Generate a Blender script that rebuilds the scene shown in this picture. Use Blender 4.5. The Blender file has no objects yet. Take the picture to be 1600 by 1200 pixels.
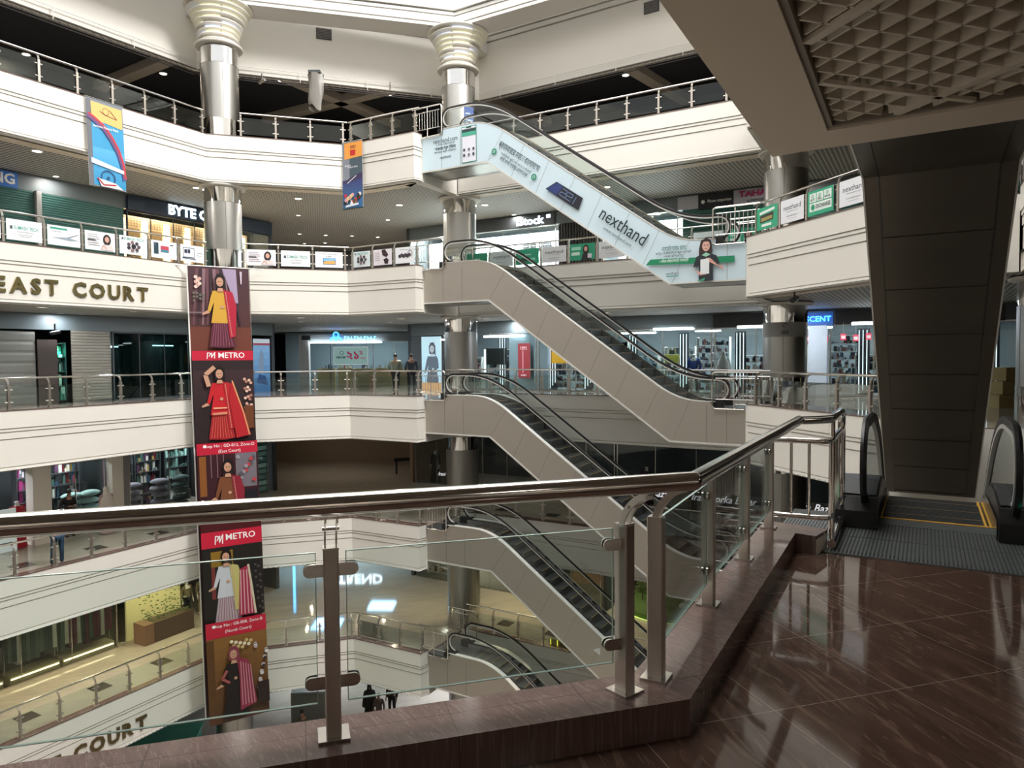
import bpy, bmesh, math, random
from mathutils import Vector, Matrix
from math import sin, cos, pi, radians as R, sqrt, atan2, hypot
random.seed(7)
scene = bpy.context.scene
col = scene.collection

# ------------------------------------------------------------ camera, sky, light, exposure
EYE = 1.71                       # eye above the third-level floor (z = 0)
cam_d = bpy.data.cameras.new('camera'); cam = bpy.data.objects.new('camera', cam_d); col.objects.link(cam)
cam_d.sensor_fit = 'HORIZONTAL'; cam_d.sensor_width = 36.0; cam_d.lens = 1120.74/1600*36.0
cam_d.clip_start = 0.05; cam_d.clip_end = 300
cam.matrix_world = (Matrix.Translation((0, 0, EYE)) @ Matrix.Rotation(R(90-2.2123), 4, 'X')
                    @ Matrix.Rotation(R(-0.47287), 4, 'Z'))
scene.camera = cam
scene.view_settings.view_transform = 'Standard'
scene.view_settings.look = 'None'
scene.view_settings.gamma = 1.0
scene.view_settings.use_curve_mapping = False
scene.view_settings.exposure = 0.30
try:
    scene.cycles.max_bounces = 9; scene.cycles.diffuse_bounces = 4; scene.cycles.glossy_bounces = 4
    scene.cycles.transparent_max_bounces = 24; scene.cycles.transmission_bounces = 4
    scene.cycles.sample_clamp_indirect = 6.0
    scene.cycles.caustics_reflective = False; scene.cycles.caustics_refractive = False
    scene.cycles.use_denoising = True
except Exception: pass

world = bpy.data.worlds.new('overcast_sky'); scene.world = world; world.use_nodes = True
wn = world.node_tree.nodes; wl = world.node_tree.links
bg = wn['Background']; bg.inputs[1].default_value = 1.0
tc = wn.new('ShaderNodeTexCoord'); sx = wn.new('ShaderNodeSeparateXYZ'); wr = wn.new('ShaderNodeValToRGB')
wl.new(tc.outputs['Generated'], sx.inputs[0]); wl.new(sx.outputs[2], wr.inputs[0])
wr.color_ramp.elements[0].position = 0.0; wr.color_ramp.elements[0].color = (0.90, 0.92, 0.95, 1)
wr.color_ramp.elements[1].position = 1.0; wr.color_ramp.elements[1].color = (1.0, 0.985, 0.95, 1)
wl.new(wr.outputs[0], bg.inputs[0])

def lamp(name, kind, loc, energy, color=(1, 1, 1), size=1.0, size_y=None, target=None, portal=False, spread=None):
    d = bpy.data.lights.new(name, kind); o = bpy.data.objects.new(name, d); col.objects.link(o)
    d.energy = energy; d.color = color; o.location = loc
    if kind == 'AREA':
        d.size = size
        if size_y: d.shape = 'RECTANGLE'; d.size_y = size_y
        if spread: d.spread = spread
        if portal: d.cycles.is_portal = True
    elif kind in ('POINT', 'SPOT'): d.shadow_soft_size = size
    if target is not None:
        o.rotation_euler = (Vector(target)-Vector(loc)).to_track_quat('-Z', 'Y').to_euler()
    return o
# daylight falling through the glazed roof of the court
lamp('skylight_daylight', 'AREA', (-3.5, 14.0, 36), 11300, (1.0, 0.975, 0.93), 32, 32)
lamp('skylight_side_daylight', 'AREA', (16.0, 12.0, 31.0), 10500, (1.0, 0.97, 0.92), 9, 9, target=(-14, 24, 6))

# ------------------------------------------------------------ plan of the court (metres, camera at the origin looking +Y)
H = 5.2
def FL(l): return (l-2)*H                 # floor height of level l; l = 2 is ours
TC = 0.166                                # kerb top above its floor
SB = -1.718                               # slab underside below its floor
A = (-11.95, 28.54); B = (-6.84, 30.15); C = (-3.77, 28.48); D = (-3.50, 28.88)
G = (-2.30, 31.20); E2 = (8.60, 24.80); E1 = (7.32, 22.45); F1 = (8.84, 17.16); F2 = (11.20, 15.90)
N4 = (5.00, 4.85); N3 = (2.76, 6.25); N2 = (2.35, 6.60); N1 = (0.584, 3.414); N0 = (-6.5, 1.34)
P1 = (-13.0, 0.5); P2 = (-18.5, 8.0); Z0 = (-17.84, 18.09)
LOOP = [N0, P1, P2, Z0, A, B, C, D, G, E2, E1, F1, F2, N4, N3, N2, N1]

# ------------------------------------------------------------ materials
MATS = {}
def mat(name, color, rough=0.5, metal=0.0, noise=0.06, nscale=3.0, emit=None, estr=0.0, bump=0.0, spec=0.5, coat=0.0, stretch=None):
    if name in MATS: return MATS[name]
    m = bpy.data.materials.new(name); m.use_nodes = True; MATS[name] = m
    n = m.node_tree.nodes; l = m.node_tree.links; p = n['Principled BSDF']
    c = tuple(color)+(1,) if len(color) == 3 else color
    p.inputs['Roughness'].default_value = rough; p.inputs['Metallic'].default_value = metal
    p.inputs['Specular IOR Level'].default_value = spec
    p.inputs['Coat Weight'].default_value = coat
    t = n.new('ShaderNodeTexCoord'); nz = n.new('ShaderNodeTexNoise'); nz.inputs['Scale'].default_value = nscale
    nz.inputs['Detail'].default_value = 4
    if stretch:
        mp = n.new('ShaderNodeMapping'); mp.inputs['Scale'].default_value = stretch
        l.new(t.outputs['Object'], mp.inputs[0]); l.new(mp.outputs[0], nz.inputs['Vector'])
    else: l.new(t.outputs['Object'], nz.inputs['Vector'])
    mx = n.new('ShaderNodeMix'); mx.data_type = 'RGBA'
    mx.inputs[6].default_value = tuple(max(0, v*(1-noise)) for v in c[:3])+(1,)
    mx.inputs[7].default_value = tuple(min(1, v*(1+noise)) for v in c[:3])+(1,)
    l.new(nz.outputs[0], mx.inputs[0]); l.new(mx.outputs[2], p.inputs['Base Color'])
    if emit is not None:
        p.inputs['Emission Color'].default_value = tuple(emit)+(1,); p.inputs['Emission Strength'].default_value = estr
    if bump:
        b = n.new('ShaderNodeBump'); b.inputs['Strength'].default_value = bump; l.new(nz.outputs[0], b.inputs['Height']); l.new(b.outputs[0], p.inputs['Normal'])
    return m

def glass_mat(name, tint, refl=0.9, rough=0.0):
    m = bpy.data.materials.new(name); m.use_nodes = True; MATS[name] = m
    n = m.node_tree.nodes; l = m.node_tree.links; n.clear()
    out = n.new('ShaderNodeOutputMaterial'); mx = n.new('ShaderNodeMixShader'); tr = n.new('ShaderNodeBsdfTransparent')
    gl = n.new('ShaderNodeBsdfGlossy'); fr = n.new('ShaderNodeFresnel'); mu = n.new('ShaderNodeMath'); mu.operation = 'MULTIPLY'
    nz = n.new('ShaderNodeTexNoise'); nz.inputs['Scale'].default_value = 1.5; rp = n.new('ShaderNodeMapRange')
    rp.inputs['To Min'].default_value = refl*0.9; rp.inputs['To Max'].default_value = refl
    l.new(nz.outputs[0], rp.inputs[0]); l.new(rp.outputs[0], mu.inputs[1])
    fr.inputs['IOR'].default_value = 1.45
    tr.inputs[0].default_value = tuple(tint)+(1,); gl.inputs['Roughness'].default_value = rough
    l.new(fr.outputs[0], mu.inputs[0]); l.new(mu.outputs[0], mx.inputs[0]); l.new(tr.outputs[0], mx.inputs[1]); l.new(gl.outputs[0], mx.inputs[2])
    l.new(mx.outputs[0], out.inputs[0]); return m

CREAM = mat('cream_paint', (0.79, 0.765, 0.712), 0.55, noise=0.02, nscale=0.7)
SOFFIT_SHADE = mat('soffit_paint', (0.78, 0.69, 0.58), 0.6, noise=0.03, nscale=1.0)  # the fascia cream again, with the warm tone of shade put into it
WHITE = mat('white_paint', (0.84, 0.83, 0.80), 0.5, noise=0.02)
STEEL = mat('brushed_steel', (0.62, 0.60, 0.57), 0.20, 1.0, noise=0.08, nscale=30)
STEELP = mat('polished_steel', (0.74, 0.73, 0.71), 0.06, 1.0, noise=0.04, nscale=4)
COLSTEEL = mat('column_steel', (0.47, 0.46, 0.44), 0.36, 1.0, noise=0.08, nscale=2.5, stretch=(1, 1, 0.12))
RAILM = mat('handrail_chrome', (0.82, 0.80, 0.775), 0.12, 1.0, noise=0.05, nscale=6)
POSTM = mat('post_steel', (0.64, 0.60, 0.55), 0.30, 0.85, noise=0.12, nscale=14, stretch=(1, 1, 0.2))
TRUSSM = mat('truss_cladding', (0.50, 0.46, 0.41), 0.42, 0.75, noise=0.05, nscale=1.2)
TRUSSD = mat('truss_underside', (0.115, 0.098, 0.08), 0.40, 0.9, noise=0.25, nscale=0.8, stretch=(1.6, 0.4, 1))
BLACKR = mat('black_rubber', (0.012, 0.012, 0.014), 0.35, noise=0.1)
BLACKP = mat('black_plastic', (0.018, 0.018, 0.020), 0.28, noise=0.1)
STEPM = mat('step_aluminium', (0.16, 0.17, 0.18), 0.45, 0.7, noise=0.2, nscale=10)
PALEAL = mat('pale_aluminium', (0.72, 0.71, 0.68), 0.4, 0.35, noise=.05)
JOINTM = mat('faint_joint', (0.22, 0.20, 0.175), 0.6)
RINGB = mat('ring_beam_paint', (0.64, 0.625, 0.60), 0.55, noise=.02)
YELLOW = mat('yellow_edge', (0.75, 0.42, 0.06), 0.5)
DARK = mat('dark_ceiling_paint', (0.010, 0.011, 0.016), 0.7)
DARKG = mat('dark_grey_band', (0.055, 0.062, 0.068), 0.5)
BEAMT = mat('tan_beam', (0.36, 0.32, 0.28), 0.6)
GOLD = mat('brass_letter', (0.52, 0.42, 0.20), 0.22, 1.0, noise=0.1, nscale=8)
GOLDL = mat('brass_letter_dark', (0.20, 0.155, 0.085), 0.35, 1.0, noise=0.1, nscale=8)
WOOD = mat('oak_board', (0.42, 0.26, 0.13), 0.5, noise=0.2, nscale=3, stretch=(1, 1, 6))
LAMPM = mat('lamp_diffuser', (0.9, 0.9, 0.85), 0.5, emit=(1.0, 0.93, 0.80), estr=9)
TUBEM = mat('tube_lamp', (0.9, 0.95, 1), 0.5, emit=(0.85, 0.95, 1.0), estr=9)
WARMM = mat('warm_strip_lamp', (1, 0.9, 0.75), 0.5, emit=(1.0, 0.80, 0.52), estr=3.2)
GLASS = glass_mat('clear_glass', (0.90, 0.94, 0.925), 0.8)
GLASSE = glass_mat('balustrade_glass', (0.84, 0.89, 0.875), 0.7)
GLASSD = glass_mat('shop_glass', (0.88, 0.935, 0.935), 0.8)
GLASSN = glass_mat('near_glass', (0.93, 0.965, 0.955), 0.7)

def print_mat():
    m = bpy.data.materials.new('printed_sheet'); m.use_nodes = True
    n = m.node_tree.nodes; l = m.node_tree.links; p = n['Principled BSDF']; p.inputs['Roughness'].default_value = 0.45
    a = n.new('ShaderNodeAttribute'); a.attribute_name = 'Col'; nz = n.new('ShaderNodeTexNoise'); nz.inputs['Scale'].default_value = 6
    mx = n.new('ShaderNodeMix'); mx.data_type = 'RGBA'; mx.blend_type = 'MULTIPLY'; mx.inputs[0].default_value = 0.06
    l.new(a.outputs['Color'], mx.inputs[6]); l.new(nz.outputs[0], mx.inputs[7]); l.new(mx.outputs[2], p.inputs['Base Color'])
    return m
PRINT = print_mat()
def glow_print(strength):  # print colour doubles as emission; tags and notices have no lamp behind
    k = 'glow%g' % strength
    if k in MATS: return MATS[k]
    m = bpy.data.materials.new('backlit_print'); m.use_nodes = True; MATS[k] = m
    n = m.node_tree.nodes; l = m.node_tree.links; p = n['Principled BSDF']
    a = n.new('ShaderNodeAttribute'); a.attribute_name = 'Col'
    nz = n.new('ShaderNodeTexNoise'); nz.inputs['Scale'].default_value = 6
    mx = n.new('ShaderNodeMix'); mx.data_type = 'RGBA'; mx.blend_type = 'MULTIPLY'; mx.inputs[0].default_value = 0.06
    l.new(a.outputs['Color'], mx.inputs[6]); l.new(nz.outputs[0], mx.inputs[7]); l.new(mx.outputs[2], p.inputs['Base Color'])
    l.new(mx.outputs[2], p.inputs['Emission Color']); p.inputs['Emission Strength'].default_value = strength
    return m

def grid_ceiling_mat(name, pitch, dark, light, line=0.22, ang=30, rough=0.6):
    m = bpy.data.materials.new(name); m.use_nodes = True; MATS[name] = m
    n = m.node_tree.nodes; l = m.node_tree.links; p = n['Principled BSDF']; p.inputs['Roughness'].default_value = rough
    t = n.new('ShaderNodeTexCoord'); mp = n.new('ShaderNodeMapping'); mp.inputs['Rotation'].default_value[2] = R(ang)
    mp.inputs['Scale'].default_value = (1/pitch,)*3
    l.new(t.outputs['Object'], mp.inputs[0]); s = n.new('ShaderNodeSeparateXYZ'); l.new(mp.outputs[0], s.inputs[0])
    def mth(op, a, b=None):
        q = n.new('ShaderNodeMath'); q.operation = op
        for i, v in enumerate((a, b)):
            if v is None: continue
            if isinstance(v, (int, float)): q.inputs[i].default_value = v
            else: l.new(v, q.inputs[i])
        return q.outputs[0]
    lx = mth('LESS_THAN', mth('FRACT', s.outputs[0]), line); ly = mth('LESS_THAN', mth('FRACT', s.outputs[1]), line)
    mk = mth('MAXIMUM', lx, ly)
    mx = n.new('ShaderNodeMix'); mx.data_type = 'RGBA'; mx.inputs[6].default_value = tuple(dark)+(1,); mx.inputs[7].default_value = tuple(light)+(1,)
    l.new(mk, mx.inputs[0]); l.new(mx.outputs[2], p.inputs['Base Color']); return m
GRIDC = grid_ceiling_mat('open_cell_ceiling', 0.15, (0.05, 0.05, 0.05), (0.60, 0.58, 0.55), 0.34, 30)

def marble_mat(name, base, vein, tile, ang, rough=0.08, dark=0.62, vamt=.45, joint=(0.3, 0.27, 0.24), jw=0.004, veinang=-75, vs=1.0, coat=0.0):
    m = bpy.data.materials.new(name); m.use_nodes = True; MATS[name] = m
    n = m.node_tree.nodes; l = m.node_tree.links; p = n['Principled BSDF']
    p.inputs['Roughness'].default_value = rough; p.inputs['Coat Weight'].default_value = coat; p.inputs['Coat Roughness'].default_value = 0.02
    t = n.new('ShaderNodeTexCoord')
    def mapping(rot, sc):
        mp = n.new('ShaderNodeMapping'); mp.inputs['Rotation'].default_value[2] = R(rot); l.new(t.outputs['Object'], mp.inputs[0])
        m2 = n.new('ShaderNodeMapping'); m2.inputs['Scale'].default_value = sc; l.new(mp.outputs[0], m2.inputs[0]); return m2.outputs[0]
    def noise(vec, sc, det, dist=0.0):
        q = n.new('ShaderNodeTexNoise'); q.inputs['Scale'].default_value = sc; q.inputs['Detail'].default_value = det; q.inputs['Distortion'].default_value = dist
        l.new(vec, q.inputs['Vector']); return q.outputs[0]
    def ramp(inp, stops):
        q = n.new('ShaderNodeValToRGB'); l.new(inp, q.inputs[0]); e = q.color_ramp.elements
        e[0].position, e[0].color = stops[0][0], stops[0][1]; e[1].position, e[1].color = stops[-1][0], stops[-1][1]
        for s_ in stops[1:-1]: k = e.new(s_[0]); k.color = s_[1]
        return q.outputs[0]
    def mix(f, a, b):
        q = n.new('ShaderNodeMix'); q.data_type = 'RGBA'
        for i, v in ((0, f), (6, a), (7, b)):
            if isinstance(v, (int, float)): q.inputs[i].default_value = v
            elif isinstance(v, tuple): q.inputs[i].default_value = v
            else: l.new(v, q.inputs[i])
        return q.outputs[2]
    va = mapping(-veinang, (1.0*vs, 4.5*vs, 1))
    w1 = noise(va, 1.6, 7, 1.2); w2 = noise(mapping(-veinang+4, (1.1*vs, 8*vs, 1)), 2.2, 8, 1.6)
    b0 = tuple(base)+(1,); b1 = tuple(v*dark for v in base)+(1,); ve = tuple(vein)+(1,)
    c1 = ramp(w1, [(0.3, b1), (0.62, b0)])
    f2 = ramp(w2, [(0.56, (0, 0, 0, 1)), (0.64, (vamt, vamt, vamt, 1)), (0.70, (vamt*.3, vamt*.3, vamt*.3, 1))])
    c2 = mix(f2, c1, ve)
    s = n.new('ShaderNodeSeparateXYZ'); l.new(mapping(-ang, (1/tile,)*3), s.inputs[0])
    def mth(op, a, b=None):
        q = n.new('ShaderNodeMath'); q.operation = op
        for i, v in enumerate((a, b)):
            if v is None: continue
            if isinstance(v, (int, float)): q.inputs[i].default_value = v
            else: l.new(v, q.inputs[i])
        return q.outputs[0]
    jm = mth('MAXIMUM', mth('LESS_THAN', mth('FRACT', s.outputs[0]), jw/tile), mth('LESS_THAN', mth('FRACT', s.outputs[1]), jw/tile))
    l.new(mix(jm, c2, tuple(joint)+(1,)), p.inputs['Base Color'])
    return m
GRANITE = marble_mat('brown_granite_floor', (0.098, 0.057, 0.043), (0.25, 0.165, 0.12), 0.72, 16.6, 0.06, joint=(0.30, 0.24, 0.19))
GRANITEK = marble_mat('brown_granite_kerb', (0.150, 0.098, 0.086), (0.40, 0.30, 0.26), 0.60, 16.6, 0.13, joint=(0.06, 0.04, 0.035), veinang=-50, vs=4.2, dark=.75, vamt=.32)
MARBLE = marble_mat('beige_marble_floor', (0.40, 0.36, 0.30), (0.46, 0.42, 0.35), 0.8, 30, 0.07, joint=(0.30, 0.27, 0.23), veinang=20, vs=0.35, dark=0.86, vamt=.25)

# ------------------------------------------------------------ mesh helpers
class MB:
    def __init__(s): s.v = []; s.f = []; s.m = []; s.c = []; s.hascol = False
    def add(s, vs, fs, mi=0, c=None):
        o = len(s.v); s.v += [tuple(v) for v in vs]; s.f += [tuple(i+o for i in f) for f in fs]; s.m += [mi]*len(fs); s.c += [c]*len(fs)
        if c is not None: s.hascol = True
        return s
    def box(s, c, d, mi=0, rz=0.0, rx=0.0, ry=0.0, col_=None):
        hx, hy, hz = d[0]/2, d[1]/2, d[2]/2; M = Matrix.Rotation(rz, 3, 'Z') @ Matrix.Rotation(ry, 3, 'Y') @ Matrix.Rotation(rx, 3, 'X')
        vs = [M @ Vector((x, y, z)) + Vector(c) for x in (-hx, hx) for y in (-hy, hy) for z in (-hz, hz)]
        return s.add(vs, [(0, 1, 3, 2), (4, 6, 7, 5), (0, 4, 5, 1), (2, 3, 7, 6), (0, 2, 6, 4), (1, 5, 7, 3)], mi, col_)
    def b2(s, x0, x1, y0, y1, z0, z1, mi=0): return s.box(((x0+x1)/2, (y0+y1)/2, (z0+z1)/2), (abs(x1-x0), abs(y1-y0), abs(z1-z0)), mi)
    def prism(s, poly, z0, z1, mi=0):
        n = len(poly); vs = [(x, y, z0) for x, y in poly]+[(x, y, z1) for x, y in poly]
        return s.add(vs, [tuple(range(n-1, -1, -1)), tuple(range(n, 2*n))]+[(i, (i+1) % n, n+(i+1) % n, n+i) for i in range(n)], mi)
    def prism_xz(s, poly, y0, y1, mi=0):
        n = len(poly); vs = [(x, y0, z) for x, z in poly]+[(x, y1, z) for x, z in poly]
        return s.add(vs, [tuple(range(n)), tuple(range(2*n-1, n-1, -1))]+[((i+1) % n, i, n+i, n+(i+1) % n) for i in range(n)], mi)
    def lathe(s, prof, c=(0, 0, 0), n=24, mi=0, cap=True):
        vs = []; k = len(prof)
        for i in range(n):
            a = 2*pi*i/n
            for r, z in prof: vs.append((c[0]+r*cos(a), c[1]+r*sin(a), c[2]+z))
        fs = [(i*k+j, ((i+1) % n)*k+j, ((i+1) % n)*k+j+1, i*k+j+1) for i in range(n) for j in range(k-1)]
        if cap:
            if prof[0][0] > 1e-5: fs.append(tuple(i*k for i in range(n-1, -1, -1)))
            if prof[-1][0] > 1e-5: fs.append(tuple(i*k+k-1 for i in range(n)))
        return s.add(vs, fs, mi)
    def tube(s, path, r, n=8, mi=0, closed=False, sect=None, up=(0, 0, 1)):
        P = [Vector(p) for p in path]; m = len(P); vs = []; up = Vector(up)
        for i, p in enumerate(P):
            a = P[(i-1) % m] if (closed or i > 0) else p; b = P[(i+1) % m] if (closed or i < m-1) else p
            t = (b-a).normalized()
            if i > 0 and i < m-1 or closed:
                u1 = (p-a).normalized(); u2 = (b-p).normalized(); sc = 1/max(0.35, sqrt(max(0, (1+u1.dot(u2))/2)))
            else: sc = 1
            u = up if abs(t.dot(up)) < 0.97 else (Vector((1, 0, 0)) if i == 0 else lastu)
            x = t.cross(u).normalized(); y = x.cross(t).normalized(); lastu = y
            if i > 0 and x.dot(lx) < 0 and not sect: x, y = -x, -y
            lx = x
            if sect:
                for (sx_, sy_) in sect: vs.append(p+x*sx_+y*sy_)
            else:
                for k in range(n):
                    an = 2*pi*k/n; vs.append(p+(x*cos(an)+y*sin(an))*r)
        n = len(sect) if sect else n
        fs = []; rng = m if closed else m-1
        for i in range(rng):
            for k in range(n):
                a = i*n+k; b = i*n+(k+1) % n; c2 = ((i+1) % m)*n+(k+1) % n; d = ((i+1) % m)*n+k; fs.append((a, b, c2, d))
        if not closed: fs += [tuple(range(n-1, -1, -1)), tuple((m-1)*n+k for k in range(n))]
        return s.add(vs, fs, mi)
    def cyl(s, a, b, r, n=10, mi=0): return s.tube([a, b], r, n, mi)
    def ball(s, c, r, mi=0, n=8, sc=(1, 1, 1)):
        prof = [(max(1e-4, r*sin(pi*i/n)), -r*cos(pi*i/n)) for i in range(n+1)]
        o = len(s.v); s.lathe(prof, (0, 0, 0), n*2, mi, cap=False)
        for i in range(o, len(s.v)): v = s.v[i]; s.v[i] = (v[0]*sc[0]+c[0], v[1]*sc[1]+c[1], v[2]*sc[2]+c[2])
        return s
    def mesh(s, name, mats, smooth=False):
        me = bpy.data.meshes.new(name); me.from_pydata(s.v, [], s.f); me.validate()
        if not isinstance(mats, (list, tuple)): mats = [mats]
        for m in mats: me.materials.append(m)
        if len(me.polygons) == len(s.m): me.polygons.foreach_set('material_index', s.m)
        if s.hascol and len(me.polygons) == len(s.c):
            at = me.color_attributes.new('Col', 'FLOAT_COLOR', 'CORNER')
            data = []
            for p, c in zip(me.polygons, s.c):
                c = c or (1, 1, 1)
                for _ in range(p.loop_total): data += [c[0], c[1], c[2], 1.0]
            at.data.foreach_set('color', data)
        bm = bmesh.new(); bm.from_mesh(me)
        if not s.hascol: bmesh.ops.recalc_face_normals(bm, faces=bm.faces)
        if smooth:
            for f in bm.faces: f.smooth = True
            for e in bm.edges:
                if len(e.link_faces) == 2 and e.calc_face_angle(0) > 0.6: e.smooth = False
        bm.to_mesh(me); bm.free(); me.update(); return me
    def build(s, name, mats, parent=None, loc=None, rz=None, smooth=False):
        o = bpy.data.objects.new(name, s.mesh(name, mats, smooth)); col.objects.link(o)
        if parent: o.parent = parent
        if loc: o.location = loc
        if rz is not None: o.rotation_euler = (0, 0, rz)
        return o
def tag(o, label=None, cat=None, group=None, kind=None):
    if label: o['label'] = label
    if cat: o['category'] = cat
    if group: o['group'] = group
    if kind: o['kind'] = kind
    return o
def empty(name, loc, rz, label, cat, group=None):
    o = bpy.data.objects.new(name, None); o.empty_display_size = 0.2; col.objects.link(o); o.location = loc; o.rotation_euler = (0, 0, rz)
    return tag(o, label, cat, group)
def inst(me, name, parent=None, loc=(0, 0, 0), rz=0.0):
    o = bpy.data.objects.new(name, me); col.objects.link(o); o.parent = parent; o.location = loc; o.rotation_euler = (0, 0, rz); return o
def struct(mb, name, mats, smooth=False, **k): return tag(mb.build(name, mats, smooth=smooth, **k), kind='structure')
def heading(p, q): return atan2(q[1]-p[1], q[0]-p[0])
def dist(p, q): return hypot(q[0]-p[0], q[1]-p[1])
def lerp(p, q, t): return (p[0]+(q[0]-p[0])*t, p[1]+(q[1]-p[1])*t)
def offset_chain(ch, d, closed=False):
    """points of the chain moved d to the LEFT of travel, mitred"""
    out = []; n = len(ch)
    for i, p in enumerate(ch):
        a = ch[(i-1) % n] if (closed or i > 0) else None; b = ch[(i+1) % n] if (closed or i < n-1) else None
        n1 = n2 = None
        if a: h = heading(a, p); n1 = (-sin(h), cos(h))
        if b: h = heading(p, b); n2 = (-sin(h), cos(h))
        if n1 and n2:
            mx, my = n1[0]+n2[0], n1[1]+n2[1]; L2 = mx*mx+my*my
            k = 2*d/L2 if L2 > 0.3 else d
            out.append((p[0]+mx*k, p[1]+my*k))
        else: q = n1 or n2; out.append((p[0]+q[0]*d, p[1]+q[1]*d))
    return out
def sweep(mb, chain, prof, z, mi=0, closed=False):
    """prof = (in, dz) pairs; 'in' is the distance to the left of travel"""
    rings = [offset_chain(chain, i, closed) for i, dz in prof]; n = len(chain); k = len(prof); vs = []
    for j in range(n):
        for a in range(k): vs.append((rings[a][j][0], rings[a][j][1], z+prof[a][1]))
    fs = []
    for j in range(n if closed else n-1):
        j2 = (j+1) % n
        for a in range(k-1): fs.append((j*k+a, j2*k+a, j2*k+a+1, j*k+a+1))
    if not closed: fs += [tuple(range(k)), tuple((n-1)*k+a for a in range(k-1, -1, -1))]
    return mb.add(vs, fs, mi)
def poly_fill(mb, poly, z, mi=0):
    from mathutils.geometry import tessellate_polygon
    t = tessellate_polygon([[Vector((x, y, 0)) for x, y in poly]])
    return mb.add([(x, y, z) for x, y in poly], [tuple(f) for f in t], mi)

# ------------------------------------------------------------ printed artwork: coloured shapes in a plane
def text_geo(body, size, bold=0.0, align='CENTER', extrude=0.0, shear=0.0, space=1.0):
    c = bpy.data.curves.new('t', 'FONT'); c.body = body; c.size = size; c.align_x = align; c.align_y = 'CENTER'
    c.offset = bold*size; c.extrude = extrude; c.shear = shear; c.space_character = space; c.resolution_u = 2
    o = bpy.data.objects.new('t', c); me = bpy.data.meshes.new_from_object(o)
    vs = [tuple(v.co) for v in me.vertices]; fs = [tuple(p.vertices) for p in me.polygons]
    bpy.data.objects.remove(o); bpy.data.curves.remove(c); bpy.data.meshes.remove(me)
    return vs, fs
def srgb(h):
    h = h.lstrip('#'); o = []
    for i in (0, 2, 4):
        v = int(h[i:i+2], 16)/255; o.append(v/12.92 if v <= 0.04045 else ((v+0.055)/1.055)**2.4)
    return tuple(o)
class Art:
    """x right, z up, drawn on y = 0 facing -y; each shape sits a hair in front of the one before"""
    def __init__(s, mapf=None, eps=0.0012): s.mb = MB(); s.k = 0; s.map = mapf or (lambda x, z: (x, z)); s.eps = eps
    def lay(s, k=1): s.k += k; return s
    def poly(s, pts, c):
        s.k += 1; y = -s.k*s.eps
        P = [s.map(*p) for p in pts]
        from mathutils.geometry import tessellate_polygon
        t = tessellate_polygon([[Vector((x, z, 0)) for x, z in P]])
        s.mb.add([(x, y, z) for x, z in P], [tuple(f) for f in t], 0, srgb(c)); return s
    def many(s, polys, c):
        s.k += 1; y = -s.k*s.eps
        for pts in polys:
            P = [s.map(*p) for p in pts]; s.mb.add([(x, y, z) for x, z in P], [tuple(range(len(P)))], 0, srgb(c))
        return s
    def rect(s, x0, x1, z0, z1, c): return s.poly([(x0, z0), (x1, z0), (x1, z1), (x0, z1)], c)
    def grad(s, x0, x1, z0, z1, c0, c1, n=8):
        a = srgb(c0); b = srgb(c1); s.k += 1; y = -s.k*s.eps
        for i in range(n):
            t = (i+0.5)/n; za = z0+(z1-z0)*i/n; zb = z0+(z1-z0)*(i+1)/n
            P = [s.map(*p) for p in ((x0, za), (x1, za), (x1, zb), (x0, zb))]
            s.mb.add([(x, y, z) for x, z in P], [(0, 1, 2, 3)], 0, tuple(a[j]+(b[j]-a[j])*t for j in range(3)))
        return s
    def disc(s, x, z, r, c, n=14, rz=None): return s.poly([(x+r*cos(2*pi*i/n), z+(rz or r)*sin(2*pi*i/n)) for i in range(n)], c)
    def ring(s, x, z, r, w, c, n=18, a0=0, a1=2*pi):
        q = []
        for i in range(n):
            a = a0+(a1-a0)*i/n; b = a0+(a1-a0)*(i+1)/n
            q.append([(x+r*cos(a), z+r*sin(a)), (x+(r+w)*cos(a), z+(r+w)*sin(a)), (x+(r+w)*cos(b), z+(r+w)*sin(b)), (x+r*cos(b), z+r*sin(b))])
        return s.many(q, c)
    def line(s, pts, w, c):
        q = []
        for (x0, z0), (x1, z1) in zip(pts, pts[1:]):
            L = hypot(x1-x0, z1-z0) or 1; nx, nz = -(z1-z0)/L*w/2, (x1-x0)/L*w/2
            q.append([(x0-nx, z0-nz), (x1-nx, z1-nz), (x1+nx, z1+nz), (x0+nx, z0+nz)])
        return s.many(q, c)
    def text(s, body, x, z, size, c, bold=0.0, align='CENTER', ang=0.0, shear=0.0, fitw=None):
        vs, fs = text_geo(body, size, bold, align, 0, shear)
        if not vs: return s
        if fitw:
            w = max(v[0] for v in vs)-min(v[0] for v in vs); k = fitw/w; vs = [(v[0]*k, v[1], 0) for v in vs]
        s.k += 1; y = -s.k*s.eps; ca, sa = cos(ang), sin(ang); out = []
        for v in vs:
            px, pz = s.map(x+v[0]*ca-v[1]*sa, z+v[0]*sa+v[1]*ca); out.append((px, y, pz))
        s.mb.add(out, fs, 0, srgb(c)); return s
    def bars(s, x, z, w, h, c, n=7):
        """illegible small print: a row of short marks centred on x"""
        k = w/n; return s.many([[(x-w/2+i*k, z-h/2), (x-w/2+i*k+k*(.5+.3*((i*5) % 3)/2), z-h/2), (x-w/2+i*k+k*(.5+.3*((i*5) % 3)/2), z+h/2), (x-w/2+i*k, z+h/2)] for i in range(n)], c)
    def build(s, name, parent=None, glow=0, **k): return s.mb.build(name, glow_print(glow) if glow else PRINT, parent, **k)
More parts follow.
